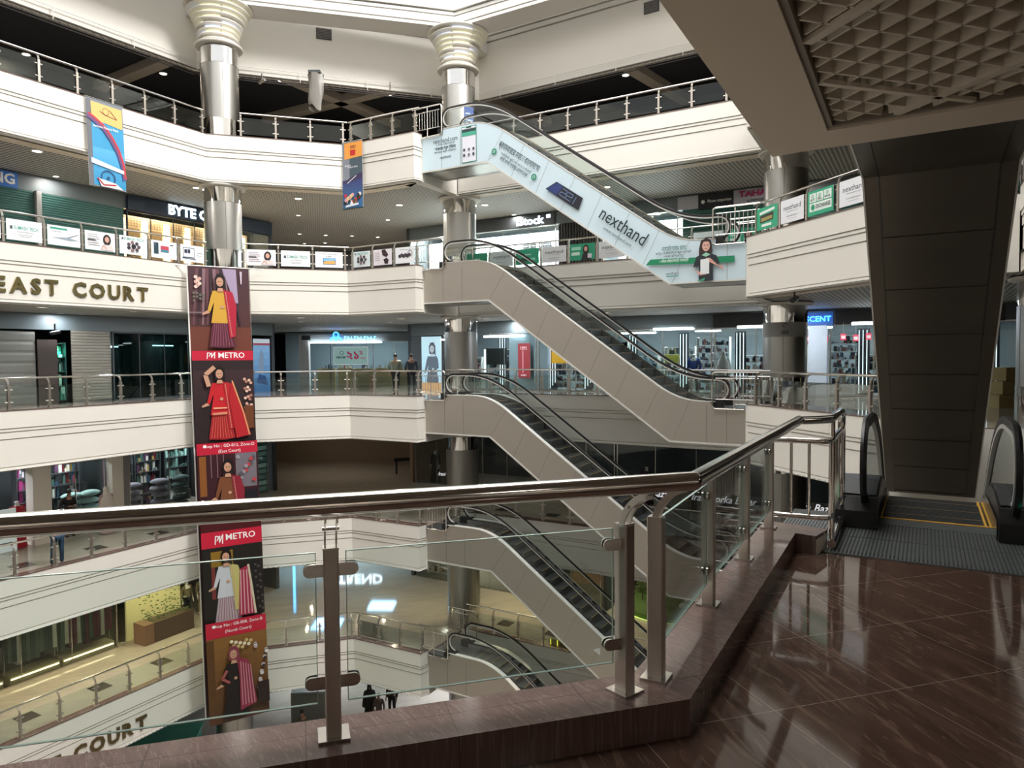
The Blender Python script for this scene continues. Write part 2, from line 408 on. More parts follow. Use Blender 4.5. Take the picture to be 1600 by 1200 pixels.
# ------------------------------------------------------------ large structure
FARP = [P2, Z0, A, B, C, D, G, E2, E1, F1, F2, (34, 13), (34, 56), (-34, 56), (-34, 8)]
NEARP = [F2, N4, N3, N2, N1, N0, P1, P2, (-34, 8), (-34, -14), (34, -14), (34, 13)]
T = TC
FASC = [(.30, T-.03), (0, T-.03), (0, T-.56), (.06, T-.56), (.06, T-.592), (.02, T-.592), (.02, T-.665), (.08, T-.665), (.08, T-.697),
        (.04, T-.697), (.04, T-.885), (.10, T-.885), (.10, T-.917), (.06, T-.917), (.06, T-1.755), (.11, T-1.755), (.11, T-1.785), (.045, T-1.785), (.045, T-1.884), (.42, T-1.884)]
CAP = [(.30, 0.0), (.30, T), (-.012, T), (-.012, T-.03), (.29, T-.03)]
CHAINS = [[N3, N2, N1, N0, P1, P2, Z0, A, B, C, D], [G, E2], [E1, F1], [F2, N4]]
EDGES = [[D, G], [E2, E1], [F1, F2], [N4, N3]]
tn = 0
for l in range(0, 5):
    z = FL(l)
    mb = MB()
    for ch in CHAINS: sweep(mb, ch, FASC, z)
    for ch in EDGES: sweep(mb, ch, [(.4, -.02), (0, -.02), (0, -1.718), (.4, -1.718)], z)
    tn += 1; struct(mb, 'trim_%d' % tn, CREAM)
    mb = MB()
    for ch in CHAINS: sweep(mb, ch, CAP, z)
    for ch in EDGES: sweep(mb, ch, [(.10, 0.004), (0, 0.004), (0, -.02), (.10, -.02)], z)
    tn += 1; struct(mb, 'trim_%d' % tn, GRANITEK)
    mb = MB(); poly_fill(mb, FARP, z); struct(mb, 'floor', MARBLE)
    mb = MB(); poly_fill(mb, NEARP, z); struct(mb, 'floor', GRANITE if l == 2 else MARBLE)
    mb = MB(); poly_fill(mb, FARP, z+SB+.03); struct(mb, 'ceiling', GRIDC)
    mb = MB(); poly_fill(mb, NEARP, z+SB+(.42 if l == 3 else .03)); struct(mb, 'ceiling', DARKG if l == 3 else GRIDC)
    # plain painted soffit strip next to the void edge
    mb = MB()
    for ch in CHAINS:
        if l == 3 and ch[0] in (N3, F2): continue
        sweep(mb, ch, [(.30, T-1.884), (.95, T-1.884), (.95, T-1.85), (.30, T-1.85)], z)
    tn += 1; struct(mb, 'trim_%d' % tn, SOFFIT_SHADE)
mb = MB(); poly_fill(mb, [(-34, -14), (34, -14), (34, 56), (-34, 56)], FL(-1)); struct(mb, 'floor', MARBLE)
# outer shell of the building and the roof round the court
for nm, (x0, x1, y0, y1) in dict(left=(-34.3, -34, -14, 56), right=(34, 34.3, -14, 56), back=(-34, 34, 56, 56.3), front=(-34, 34, -14.3, -14)).items():
    mb = MB().b2(x0, x1, y0, y1, FL(-1), 20); struct(mb, 'wall_'+nm, DARKG)
W5 = [(-20, 19.9), (-13.1, 30.56), (-1.44, 34.58), (17, 23.1), (14, 3), (3, -3), (-12, -3), (-21, 6)]
for i in range(8):   # roof slab strips between the court and the shell
    a, b = W5[i], W5[(i+1) % 8]; ctr = (-3, 15)
    fa = (ctr[0]+(a[0]-ctr[0])*3, ctr[1]+(a[1]-ctr[1])*3); fb = (ctr[0]+(b[0]-ctr[0])*3, ctr[1]+(b[1]-ctr[1])*3)
    mb = MB().add([(a[0], a[1], 20), (b[0], b[1], 20), (fb[0], fb[1], 20), (fa[0], fa[1], 20), (a[0], a[1], 20.3), (b[0], b[1], 20.3), (fb[0], fb[1], 20.3), (fa[0], fa[1], 20.3)],
                  [(0, 1, 2, 3), (7, 6, 5, 4), (0, 4, 5, 1), (1, 5, 6, 2), (2, 6, 7, 3), (3, 7, 4, 0)]); struct(mb, 'ceiling', WHITE)
W5P = [(0, 20), (0, 16.98), (.12, 16.98), (.12, 16.90), (0, 16.90), (0, 16.78), (.12, 16.78), (.12, 16.70), (0, 16.70), (0, 16.50), (.12, 16.50), (.12, 16.42), (0, 16.42),
       (0, 13.88), (.35, 13.88), (.35, 14.2)]
mb = MB(); sweep(mb, W5, W5P, 0, closed=True); struct(mb, 'wall_top', CREAM)
# dark void ceiling above the top walkway, tan beams crossing it
mb = MB(); poly_fill(mb, [(-34, 8), (-21, 6), W5[0], W5[1], W5[2], W5[3], (34, 13), (34, 56), (-34, 56)], 14.25); struct(mb, 'ceiling', DARK)
mb = MB(); poly_fill(mb, [(34, 13), W5[3], W5[4], W5[5], W5[6], W5[7], (-34, 8), (-34, -14), (34, -14)], 14.25); struct(mb, 'ceiling', DARK)
mb = MB()
for (a, b) in [((-9.9, 31.9), (-6.0, 38.6)), ((-12.6, 37.6), (-5.3, 33.4)), ((-18.6, 33.0), (-14.0, 30.0)), ((4.9, 30.9), (8.6, 35.4)), ((-1.3, 34.8), (2.0, 38.4)), ((11, 27.2), (14.5, 31.7)), ((-24, 28), (-18.5, 23.0))]:
    h = heading(a, b); d_ = dist(a, b); c = lerp(a, b, .5); mb.box((c[0], c[1], 14.07), (d_, 0.55, 0.34), 0, rz=h)
struct(mb, 'trim_%d' % (tn+1), BEAMT); tn += 1
# wall behind the top walkway (dark) and thin hung rail below the wall
mb = MB()
WLo = (-19.27, 25.1); WLd = (cos(R(60.6)), sin(R(60.6))); WRo = (-5.6, 39.4); WRd = (cos(R(-30)), sin(R(-30)))
def wl(s, y=0): return (WLo[0]+WLd[0]*s-WLd[1]*y, WLo[1]+WLd[1]*s+WLd[0]*y)
def wr_(s, y=0): return (WRo[0]+WRd[0]*s-WRd[1]*y, WRo[1]+WRd[1]*s+WRd[0]*y)
for o, d_, L, h in ((wl, 0, 14, R(60.6)), (wr_, 0, 26, R(-30))):
    c = o(L/2, 3.9); mb.box((c[0], c[1], FL(4)+1.9), (L+6, .2, 3.9), 0, rz=h)
struct(mb, 'wall_top_walkway', DARKG)
# bridge-deck ring beam carried by the columns, with short beams to the wall
COLS = [(-11.75, 29.55), (-2.26, 32.1), (9.55, 25.1), (12.75, 16.9)]
RB = [(-18.6, 17.6), COLS[0], COLS[1], COLS[2], COLS[3], (8, 2), (-2, -2.2), (-12, -2.0), (-19.6, 7)]
BP = [(-.62, 15.86), (-.62, 15.98), (-.54, 15.98), (-.54, 16.04), (-.62, 16.04), (-.62, 16.32), (-.53, 16.32), (-.53, 16.38), (-.62, 16.38), (-.62, 16.5), (-.53, 16.5), (-.53, 16.56), (-.70, 16.56), (-.70, 17.0), (.62, 17.0), (.62, 15.86), (-.62, 15.86)]
mb = MB(); sweep(mb, RB, BP, 0, closed=True)
for a, b in ((COLS[0], W5[1]), (COLS[1], W5[2]), (COLS[2], (11.8, 27.2))):
    h = heading(a, b); q = (b[0]+cos(h)*.3, b[1]+sin(h)*.3); mb.box(((a[0]+q[0])/2, (a[1]+q[1])/2, 16.3), (dist(a, q), .9, .88), 0, rz=h)
struct(mb, 'trim_%d' % (tn+1), RINGB); tn += 1
# upper clerestory set back above the ring beam
mb = MB()
sweep(mb, offset_chain(RB, 0.9, True), [(0, 17.0), (0, 21.5), (.3, 21.5), (.3, 17.0)], 0, closed=True); struct(mb, 'wall_clerestory', RINGB)

# ------------------------------------------------------------ shop walls on every storey: header band, party walls, back walls
def wbox(mb, o, h, s0, s1, y0, y1, z0, z1, mi=0):
    c = o((s0+s1)/2, (y0+y1)/2); mb.box((c[0], c[1], (z0+z1)/2), (abs(s1-s0), abs(y1-y0), abs(z1-z0)), mi, rz=h)
HL, HR = R(60.6), R(-30)
BANDM = mat('shop_header_grey', (0.13, 0.155, 0.165), 0.45)
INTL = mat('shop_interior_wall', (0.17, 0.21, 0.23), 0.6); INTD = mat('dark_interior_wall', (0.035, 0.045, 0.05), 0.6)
TAUPE = mat('taupe_wall', (0.27, 0.20, 0.14), 0.6)
for l in range(-1, 4):
    z = FL(l); mb = MB()
    re_ = 11.4 if l == 0 else 28
    wbox(mb, wl, HL, -6, 14, 0, .25, z+2.88, z+3.5); wbox(mb, wr_, HR, 0, re_, 0, .25, z+2.88, z+3.5)
    tn += 1; struct(mb, 'trim_%d' % tn, BANDM)
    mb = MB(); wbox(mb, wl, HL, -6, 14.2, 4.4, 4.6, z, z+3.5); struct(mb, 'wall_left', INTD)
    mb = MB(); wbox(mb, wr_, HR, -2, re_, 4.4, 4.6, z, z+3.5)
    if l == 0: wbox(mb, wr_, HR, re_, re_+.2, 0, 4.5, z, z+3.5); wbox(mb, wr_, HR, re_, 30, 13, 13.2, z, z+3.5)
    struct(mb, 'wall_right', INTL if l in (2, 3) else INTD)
    mb = MB(); wbox(mb, wl, HL, 13.9, 14.1, 0, 10, z, z+3.5); struct(mb, 'wall_left_corridor', DARKG)
    mb = MB(); wbox(mb, wr_, HR, -.1, .1, 0, 4.5, z, z+3.5); struct(mb, 'wall_right_corridor', DARKG if l != 1 else TAUPE)
    if l in (0, 3, 1):
        mb = MB(); mb.box((-9.8, 47.5, z+1.75), (16, .3, 3.5)); struct(mb, 'wall_corridor_end', TAUPE if l == 1 else DARKG)
# unseen rear wall and fill lights added to brighten the chrome handrail
mb = MB().b2(-14, 24, -8.4, -8.2, 0, 3.5); struct(mb, 'wall_rear', mat('rear_wall_paint', (.52, .46, .40), .6))
for i, x_ in enumerate((-9, -3, 3, 9, 15)): lamp('rear_wall_lamp', 'AREA', (x_, -6.9, 3.42), 60, (1, .93, .84), 1.6, .4, target=(x_, -8.2, 1.2))
# ------------------------------------------------------------ near ceiling: painted border and open-cell panels
zc = FL(3)+SB
mb = MB()
NX = (2.33, 6.53)
sweep(mb, [F2, N4, NX, N1, N0, P1], [(0.03, zc-.004), (.54, zc-.004), (.54, zc+.10), (.50, zc+.10), (.50, zc+.42), (.03, zc+.42)], 0)
tn += 1; struct(mb, 'trim_%d' % tn, SOFFIT_SHADE)
mb = MB()
sweep(mb, [F2, N4, NX, N1, N0, P1], [(0.54, zc+.018), (.58, zc+.018), (.58, zc+.12), (.54, zc+.12)], 0)
tn += 1; struct(mb, 'trim_%d' % tn, mat('grey_ceiling_edge', (0.30, .27, .23), .5))
# open-cell grid: thin slats crossing at right angles, clipped to the panel area
CELLM = mat('open_cell_slat', (0.78, 0.72, 0.62), 0.5)
import itertools
panel = offset_chain([N0, N1, NX, N4, (11, 1.4), (11, -3), (-6.5, -3)], -.60, True)
def clip_line(px, py, dx, dy, poly):
    ts = []
    for i in range(len(poly)):
        x1, y1 = poly[i]; x2, y2 = poly[(i+1) % len(poly)]; ex, ey = x2-x1, y2-y1; den = dx*ey-dy*ex
        if abs(den) < 1e-9: continue
        t = ((x1-px)*ey-(y1-py)*ex)/den; u = ((x1-px)*dy-(y1-py)*dx)/den
        if 0 <= u < 1: ts.append(t)
    ts.sort(); return list(zip(ts[::2], ts[1::2]))
mb = MB(); ga = R(16.5); GO = (1.74, 4.60)
def slat(cx, cy, L, h, w0, w1, z0, z1):
    vs = []
    for sx_ in (-L/2, L/2):
        for y, z in ((-w0/2, z0), (w0/2, z0), (w1/2, z1), (-w1/2, z1)): vs.append((cx+sx_*cos(h)-y*sin(h), cy+sx_*sin(h)+y*cos(h), z))
    mb.add(vs, [(0, 1, 2, 3), (7, 6, 5, 4), (0, 4, 5, 1), (1, 5, 6, 2), (2, 6, 7, 3), (3, 7, 4, 0)])
for fam in (ga, ga-pi/2):
    dx, dy = cos(fam), sin(fam); nx, ny = -dy, dx
    for k in range(-80, 80):
        o = k*.19; px, py = GO[0]+nx*o, GO[1]+ny*o
        for t0, t1 in clip_line(px, py, dx, dy, panel):
            if t1-t0 > .03: slat(px+dx*(t0+t1)/2, py+dy*(t0+t1)/2, t1-t0, fam, .016, .055, zc+.035, zc+.15)
for fam, P_0, w in ((ga, (1.83, 4.76), .045), (ga, (1.83+1.2*.284*2, 4.76-1.2*2), .045), (ga-pi/2, (1.66, 4.43), .06), (ga-pi/2, (3.1, 4.8), .06)):
    dx, dy = cos(fam), sin(fam)
    for t0, t1 in clip_line(P_0[0], P_0[1], dx, dy, panel): mb.box((P_0[0]+dx*(t0+t1)/2, P_0[1]+dy*(t0+t1)/2, zc+.03), (t1-t0, w, .03), 0, rz=fam)
struct(mb, 'ceiling_grid', CELLM)

# ------------------------------------------------------------ round columns
collab = {0: 'round steel-clad column behind the tall fashion banner, left of the court',
          1: 'round steel-clad column behind the stacked escalators, near centre',
          2: 'round steel-clad column right of the lower escalator landings, with grey banded sign',
          3: 'round steel-clad column at the far right edge, behind the near escalator'}
CAPG = mat('capital_glow', (0.8, 0.8, 0.6), .4, emit=(0.93, 0.90, 0.62), estr=.62)
CAPB = mat('capital_glow_blue', (0.7, 0.75, 0.85), .4, emit=(0.72, 0.80, 0.98), estr=.62)
r = .725; base = FL(-1)
mshaft = MB().lathe([(r, base), (r, 14.15)], n=48).mesh('column_shaft', COLSTEEL, True)
mseam = MB()
for a in (R(-60), R(30), R(120), R(210)): mseam.box((r*cos(a), r*sin(a), (base+14.1)/2), (.004, .012, 14.1-base), 0, rz=a)
mseam = mseam.mesh('column_seam', BLACKP)
mband = {}
for l in range(-1, 5):
    zt = FL(l)+3.42 if l < 4 else 14.1
    mband[l] = MB().lathe([(r+.006, zt-.62), (r+.010, zt-.62), (r+.010, zt), (r, zt)], n=48, cap=False).mesh('column_band', STEELP, True)
mfoot = {l: MB().lathe([(r, FL(l)+.01), (r+.010, FL(l)+.01), (r+.010, FL(l)+.9), (r+.004, FL(l)+.9)], n=48, cap=False).mesh('column_foot', STEELP, True) for l in range(-1, 5)}
mcoll = {}
for l in range(-1, 5):
    zt = FL(l)+3.475 if l < 4 else 14.28
    mcoll[l] = MB().lathe([(r+.01, zt-.10), (r+.17, zt-.07), (r+.20, zt-.03), (r+.20, zt), (r+.01, zt)], n=48, cap=False).mesh('column_collar', CREAM, True)
mcap = MB().lathe([(.62, 14.25), (.62, 14.7), (.70, 15.1), (.86, 15.5), (1.0, 15.84)], n=36).mesh('capital_core', [CREAM], True)
mrings = []
for i in range(9):
    t = i/8; zz = 14.38+t*1.42; rr = .75+.56*t**1.7
    mrings.append(MB().lathe([(rr-.34-.05*t, zz), (rr, zz-.01), (rr+.02, zz+.02), (rr, zz+.045), (rr-.34-.05*t, zz+.035)], n=40, cap=False).mesh('capital_ring', CREAM, True))
mpan = []
for i in range(8):
    t = (i+.5)/8; zz = 14.42+i*.1775; rr = .61+.44*t**1.7
    mpan.append([])
    for k in range(6):
        a0 = 2*pi*k/6+.05; q = MB(); n = 5; vs = []
        for j in range(n+1):
            a = a0+(2*pi/6-.10)*j/n
            for zq in (zz+.02, zz+.13): vs.append((rr*cos(a), rr*sin(a), zq))
            for zq in (zz+.02, zz+.13): vs.append(((rr-.03)*cos(a), (rr-.03)*sin(a), zq))
        fs = []
        for j in range(n): b = j*4; fs += [(b, b+4, b+5, b+1), (b+2, b+3, b+7, b+6), (b, b+2, b+6, b+4), (b+1, b+5, b+7, b+3)]
        fs += [(0, 1, 3, 2), (n*4, n*4+2, n*4+3, n*4+1)]
        q.add(vs, fs); mpan[-1].append((q, (i*7+k*3) % 5))
mpan = [[q.mesh('capital_panel', CAPB if s == 1 else (CREAM if s == 3 or i < 0 else CAPG), True) for q, s in row] for i, row in enumerate(mpan)]
for i, (x, y) in enumerate(COLS):
    t = empty('round_column', (x, y, 0), 0.3*i, collab[i], 'column', 'steel-clad columns round the court')
    inst(mshaft, 'shaft', t); inst(mseam, 'seam', t)
    for l in range(-1, 5):
        inst(mband[l], 'polished_band', t); inst(mcoll[l], 'collar', t); inst(mfoot[l], 'polished_foot', t)
    if i == 2:
        o = MB().lathe([(r+.004, 2.30), (r+.016, 2.30), (r+.016, 2.80), (r+.004, 2.80)], n=48, cap=False).build('sign_band', mat('pale_grey_band', (.30, .30, .29), .4), t, smooth=True); o['label'] = 'pale grey sign band with dark emblem and script'
        a_ = atan2(-y, -x)-.3*i; rr_ = r+.022; q = MB().tube([((rr_)*cos(a_+.11*cos(k*pi/8)), (rr_)*sin(a_+.11*cos(k*pi/8)), 2.68+.06*sin(k*pi/8)) for k in range(13)], .012, 5)
        for k in range(9): q.box((rr_*cos(a_-.14+.035*k), rr_*sin(a_-.14+.035*k), 2.45), (.006, .012, .10+.03*(k % 3)), rz=a_)
        q.build('emblem', BLACKP, t)
    c = inst(mcap, 'capital', t)
    for q in mrings: inst(q, 'capital_ring', c)
    for row in mpan:
        for q in row: inst(q, 'capital_light_panel', c)
# ------------------------------------------------------------ balcony railings (glass, posts, steel handrail)
LV = {4: 'topmost balcony', 3: 'second balcony from the top', 2: 'third balcony from the top', 1: 'fourth balcony from the top', 0: 'lowest balcony'}
def flat_curve(pts, w, t):
    """closed thin plate following pts (y,z) with thickness t, width w along x"""
    mb = MB(); n = len(pts); vs = []
    for i, (y, z) in enumerate(pts):
        a = pts[max(0, i-1)]; b = pts[min(n-1, i+1)]; L = hypot(b[0]-a[0], b[1]-a[1]); ny, nz = -(b[1]-a[1])/L*t/2, (b[0]-a[0])/L*t/2
        vs += [(-w/2, y-ny, z-nz), (-w/2, y+ny, z+nz), (w/2, y+ny, z+nz), (w/2, y-ny, z-nz)]
    fs = [(0, 3, 2, 1), ((n-1)*4, (n-1)*4+1, (n-1)*4+2, (n-1)*4+3)]
    for i in range(n-1):
        for k in range(4): a = i*4+k; b = i*4+(k+1) % 4; fs.append((a, b, b+4, a+4))
    return mb.add(vs, fs)
# far post: square tube, curved bracket reaching inwards to the rail, clamp pairs
def far_post():
    mb = MB(); mb.box((0, 0, T+.375), (.075, .075, .75)); mb.box((0, 0, T+.006), (.13, .13, .012))
    for sx_ in (-.018, .018):
        q = flat_curve([(0, T+.74), (0, T+.80), (.02, T+.87), (.06, T+.92), (.13, T+.955)], .012, .035); mb.add([(v[0]+sx_, v[1], v[2]) for v in q.v], q.f)
    for z in (.23, .62):
        for s in (-1, 1): mb.cyl((s*.03, 0, T+z), (s*.115, 0, T+z), .024, 8)
    return mb.mesh('far_post', mat('far_post_steel', (.52, .48, .43), .32, .9, noise=.1))
FPOST = far_post()
def railing(l, P, Q, posts, label, group, r=.033, rail_ext=(0, 0), skip_glass=(), panels=True):
    L = dist(P, Q); t = empty('glass_railing', (P[0], P[1], FL(l)), heading(P, Q), label, 'railing', group)
    MB().tube([(-rail_ext[0], .30, T+.985), (L+rail_ext[1], .30, T+.985)], r, 10).build('handrail', RAILM, t, smooth=True)
    cache = {}
    for s in posts: inst(FPOST, 'post', t, (s, .15, 0))
    for i in range(len(posts)-1):
        if i in skip_glass: continue
        w = round(posts[i+1]-posts[i]-.14, 2)
        if w < .2: continue
        if w not in cache: cache[w] = MB().box((0, 0, T+.44), (w, .010, .64)).mesh('glass_panel', GLASS)
        inst(cache[w], 'glass_panel', t, ((posts[i]+posts[i+1])/2, .15, 0))
    return t
ZL = dist(Z0, A)
bays = []
for l in range(4, -1, -1):
    # left wing: posts counted back from the column
    railing(l, Z0, A, [ZL-.05-1.205*k for k in range(9, -1, -1)], 'long glass and steel railing of the left wing, on the %s' % LV[l], 'balcony railings round the court', rail_ext=(0, .12))
    railing(l, A, B, [1.29, 2.62, 3.97, 5.28], 'short glass railing right of the left column, on the %s' % LV[l], 'balcony railings round the court', rail_ext=(-1.25, .10))
    railing(l, B, C, [.16, 1.22, 2.34, 3.46], 'short glass railing left of the escalator head, on the %s' % LV[l], 'balcony railings round the court', rail_ext=(.1, .05))
    railing(l, G, E2, [.30+1.235*k for k in range(0, 11)], 'long glass railing behind the stacked escalators, on the %s' % LV[l], 'balcony railings round the court')
    railing(l, E1, F1, [.31, 1.46, 2.62, 3.84, 5.0], 'glass railing in front of the right column, on the %s' % LV[l], 'balcony railings round the court', rail_ext=(.05, .3))
    railing(l, F2, N4, [.30+1.2*k for k in range(0, 10)], 'glass railing at the far right edge, on the %s' % LV[l], 'balcony railings round the court')

# ------------------------------------------------------------ barred guards where the escalators meet the landings
def rounded(path, r=.12, n=4):
    out = [path[0]]
    for i in range(1, len(path)-1):
        p = Vector(path[i]); a = Vector(path[i-1]); b = Vector(path[i+1]); u = (a-p).normalized(); w = (b-p).normalized(); d_ = min(r, (a-p).length*.45, (b-p).length*.45)
        p0 = p+u*d_; p2 = p+w*d_
        for k in range(n+1): t = k/n; out.append(tuple((1-t)**2*p0+2*t*(1-t)*p+t*t*p2))
    out.append(path[-1]); return out
def guard_meshes(flip=1, r=.028, back=.42):
    x1 = 1.02*flip; xb = -back*flip
    fr_ = MB().tube(rounded([(xb, 0, T+.985), (x1, 0, T+.985), (x1, 0, -.02), (.03*flip, 0, -.02)], .13), r, 10).mesh('guard_frame', RAILM, True)
    up = MB().tube([(xb, 0, T+.79), (x1-.1*flip, 0, T+.79)], .017, 8).mesh('upper_bar', RAILM, True)
    lo = MB().tube([(xb, 0, T+.12), (x1-.1*flip, 0, T+.12)], .017, 8).mesh('lower_bar', RAILM, True)
    bal = MB().tube([(0, 0, T+.12), (0, 0, T+.79)], .010, 6).mesh('baluster', RAILM, True)
    mid = MB().tube([(.33*flip, 0, -.02), (.33*flip, 0, T+.985)], .020, 8).mesh('mid_post', RAILM, True)
    return fr_, up, lo, bal, mid
GM = {1: guard_meshes(1), -1: guard_meshes(-1)}
def guard(l, P, h, label, flip=1):
    t = empty('barred_guard', (P[0], P[1], FL(l)), h, label, 'guard rail', 'barred guards at the escalator landings')
    f, u, lo, b, m = GM[flip]
    inst(f, 'frame', t); inst(u, 'upper_bar', t); inst(lo, 'lower_bar', t); inst(m, 'mid_post', t)
    for k in range(10): inst(b, 'baluster', t, (flip*(-.32+.13*k), 0, 0))
    return t
HE = heading(D, E1); ue = (cos(HE), sin(HE)); ve = (-sin(HE), cos(HE))
for l in range(4, -1, -1):
    guard(l, (D[0]-ve[0]*.07, D[1]-ve[1]*.07), HE, 'barred guard on the near side of the escalator head, %s' % LV[l])
    q = (G[0]-ve[0]*.35, G[1]-ve[1]*.35)
    guard(l, q, HE, 'barred guard on the far side of the escalator head, %s' % LV[l])
    if l <= 3:
        guard(l, (E1[0]-ve[0]*.07, E1[1]-ve[1]*.07), HE, 'barred guard on the near side of the escalator foot, %s' % LV[l], -1)
        q = (E2[0]-ve[0]*.5, E2[1]-ve[1]*.5)
        guard(l, q, HE, 'barred guard on the far side of the escalator foot, %s' % LV[l], -1)

# ------------------------------------------------------------ escalators
EL = dist(D, E1); SL = .709; WID = 1.56
def soft(s, k, w):     # smooth max(0, s-k)
    x = s-k
    if x <= -w: return 0
    if x >= w: return x
    return (x+w)**2/(4*w)
def zprof(s, z0, s1, s2, w): return z0-SL*(soft(s, s1, w)-soft(s, s2, w))
S1, S2 = 3.07, 10.40
def z_deck(s): return zprof(s, .20, S1, S2, .75)
def z_hand(s): return zprof(s, 1.02, S1-.05, S2+.05, 1.1)
def z_bot(s): return zprof(s, -1.37, 3.06, 10.12, .03)
def z_step(s): return zprof(s, 0.0, 3.05+.42, 10.38+.42, .8)
HR0, HR1 = 1.27, 11.68          # centres of the newel half-rounds
RN = .385                       # newel radius
def srange(a, b, n): return [a+(b-a)*i/n for i in range(n+1)]
def side_strip(mb, y, ss, f0, f1, mi=0):
    vs = []
    for s in ss: vs += [(s, y, f0(s)), (s, y, f1(s))]
    return mb.add(vs, [(2*i, 2*i+2, 2*i+3, 2*i+1) for i in range(len(ss)-1)], mi)
def handpath(y):
    zc0 = z_hand(HR0)-RN; p = []
    for i in range(0, 9): a = R(-100)-R(170)*i/8; p.append((HR0+RN*cos(a), y, zc0+RN*sin(a)))
    for s in srange(HR0+.15, HR1-.15, 46): p.append((s, y, z_hand(s)))
    zc1 = z_hand(HR1)-RN
    for i in range(0, 9): a = R(90)-R(170)*i/8; p.append((HR1+RN*cos(a), y, zc1+RN*sin(a)))
    return p
def make_escalator_meshes(clad, under, hs=1.0):
    M = {}
    ss = sorted(set([0, .03]+srange(.1, EL-.1, 60)+[S1-.01, 3.06, 10.12, EL]))
    mb = MB()
    for y in (0, WID): side_strip(mb, y, ss, z_bot, lambda s: (z_deck(s) if 1.02 < s < EL-.95 else (-.02 if s < 2 else -5.22)))
    M['side_cladding'] = mb.mesh('side_cladding', clad)
    mb = MB(); vs = []
    for s in ss: vs += [(s, 0, z_bot(s)), (s, WID, z_bot(s))]
    mb.add(vs, [(2*i, 2*i+2, 2*i+3, 2*i+1) for i in range(len(ss)-1)])
    M['underside'] = mb.mesh('underside', under)
    mb = MB()                                        # trims: deck caps, bottom edge bead
    for y in (0, WID):
        sg = 1 if y == 0 else -1
        mb.tube([(s, y+sg*.09, z_deck(s)) for s in srange(1.03, EL-.96, 50)], 0, sect=[(-.10, -.012), (.10, -.012), (.10, .016), (-.10, .016)])
        mb.tube([(s, y-sg*.004, z_bot(s)+.02) for s in [0, 3.06, 10.12, EL]], 0, sect=[(-.01, -.028), (.01, -.028), (.01, .028), (-.01, .028)])
    M['deck_trim'] = mb.mesh('deck_trim', PALEAL)
    mb = MB()                                        # panel joints in the cladding
    for y in (-.003, WID+.003):
        for s in (.95, 1.85): mb.box((s, y, (z_bot(s)+z_deck(s))/2-.1), (.014, .004, 1.35))
        for s in (11.35, 12.0): mb.box((s, y, -5.75), (.014, .004, 1.25))
        for k in range(0, 8, 1):
            s = S1+.0+k*1.02; zb = z_bot(s); dx = .62 if k else .75
            a = (s, zb); b = (s+dx*.95, min(z_deck(s+dx)-.02, zb+1.6) if k == 0 else z_deck(s+dx*.95)-.02)
            mb.tube([(a[0], y, a[1]), (b[0], y, b[1])], 0, sect=[(-.003, -.004), (.003, -.004), (.003, .004), (-.003, .004)])
    M['cladding_joints'] = mb.mesh('cladding_joints', JOINTM)
    mb = MB()
    for k in range(1, 9):
        s = 3.06+k*.87; mb.box((s, WID/2, z_bot(s)-.003), (.014, WID-.34, .006))
    for y in (.17, WID-.17): mb.tube([(s, y, z_bot(s)-.006) for s in (0, 3.06, 10.12, EL)], 0, sect=[(-.006, -.004), (.006, -.004), (.006, .004), (-.006, .004)])
    M['underside_joints'] = mb.mesh('underside_joints', BLACKP)
    for nm, y in (('near', .17), ('far', WID-.17)):
        p = handpath(y)
        M['handrail_'+nm] = MB().tube(p, 0, sect=[(-.040*hs, -.012), (-.030*hs, -.030*hs), (.030*hs, -.030*hs), (.040*hs, -.012), (.036*hs, .012*hs), (-.036*hs, .012*hs)], up=(0, 1, 0)).mesh('handrail', BLACKR, True)
        pi_ = []
        zc0 = z_hand(HR0)-RN; zc1 = z_hand(HR1)-RN; q = []
        ri = RN-.055
        for i in range(0, 9): a = R(-100)-R(170)*i/8; q.append((HR0+ri*cos(a), y, zc0+ri*sin(a)))
        for s in srange(HR0+.15, HR1-.15, 46): q.append((s, y, z_hand(s)-.055))
        for i in range(0, 9): a = R(90)-R(170)*i/8; q.append((HR1+ri*cos(a), y, zc1+ri*sin(a)))
        M['frame_'+nm] = MB().tube(q, 0, sect=[(-.022, -.02), (.022, -.02), (.022, .02), (-.022, .02)], up=(0, 1, 0)).mesh('handrail_track', PALEAL, True)
        mb = MB(); vs = []; ssg = srange(HR0-RN+.06, HR1+RN-.06, 70)
        def gt(s):
            if s < HR0: return zc0+sqrt(max(0, (RN-.05)**2-(s-HR0)**2))
            if s > HR1: return zc1+sqrt(max(0, (RN-.05)**2-(s-HR1)**2))
            return z_hand(s)-.05
        def gb(s):
            zd = z_deck(s)
            if s < HR0: return max(zd, zc0-sqrt(max(0, (RN-.05)**2-(s-HR0)**2)))
            if s > HR1: return max(zd, zc1-sqrt(max(0, (RN-.05)**2-(s-HR1)**2)))
            return zd
        side_strip(mb, y, ssg, gb, gt); M['glass_'+nm] = mb.mesh('balustrade_glass', GLASSE)
        mb = MB(); sk = .13 if nm == 'near' else -.13
        side_strip(mb, y+sk, srange(1.1, EL-1.1, 60), lambda s: z_step(s)-.30, lambda s: (z_deck(s)-.015 if nm == 'near' else max(z_deck(s)-.015, z_step(s)+.12))); M['skirt_'+nm] = mb.mesh('skirt', STEEL)
        mb = MB()
        for kk, (s0, s1, zz) in enumerate(((.72, 1.30, 0), (EL-1.30, EL-.72, -5.2))):
            M['newel_base_%s%d' % (nm, kk)] = MB().prism([(s0, y-.11), (s1, y-.11), (s1, y+.11), (s0, y+.11)], zz+.01, zz+.27).mesh('newel_base', BLACKP)
    # one step: tread with ridges and a curved riser
    mb = MB(); w = WID-.64
    mb.box((0, WID/2, -.03), (.40, w, .06)); mb.box((.19, WID/2, -.15), (.02, w, .24))
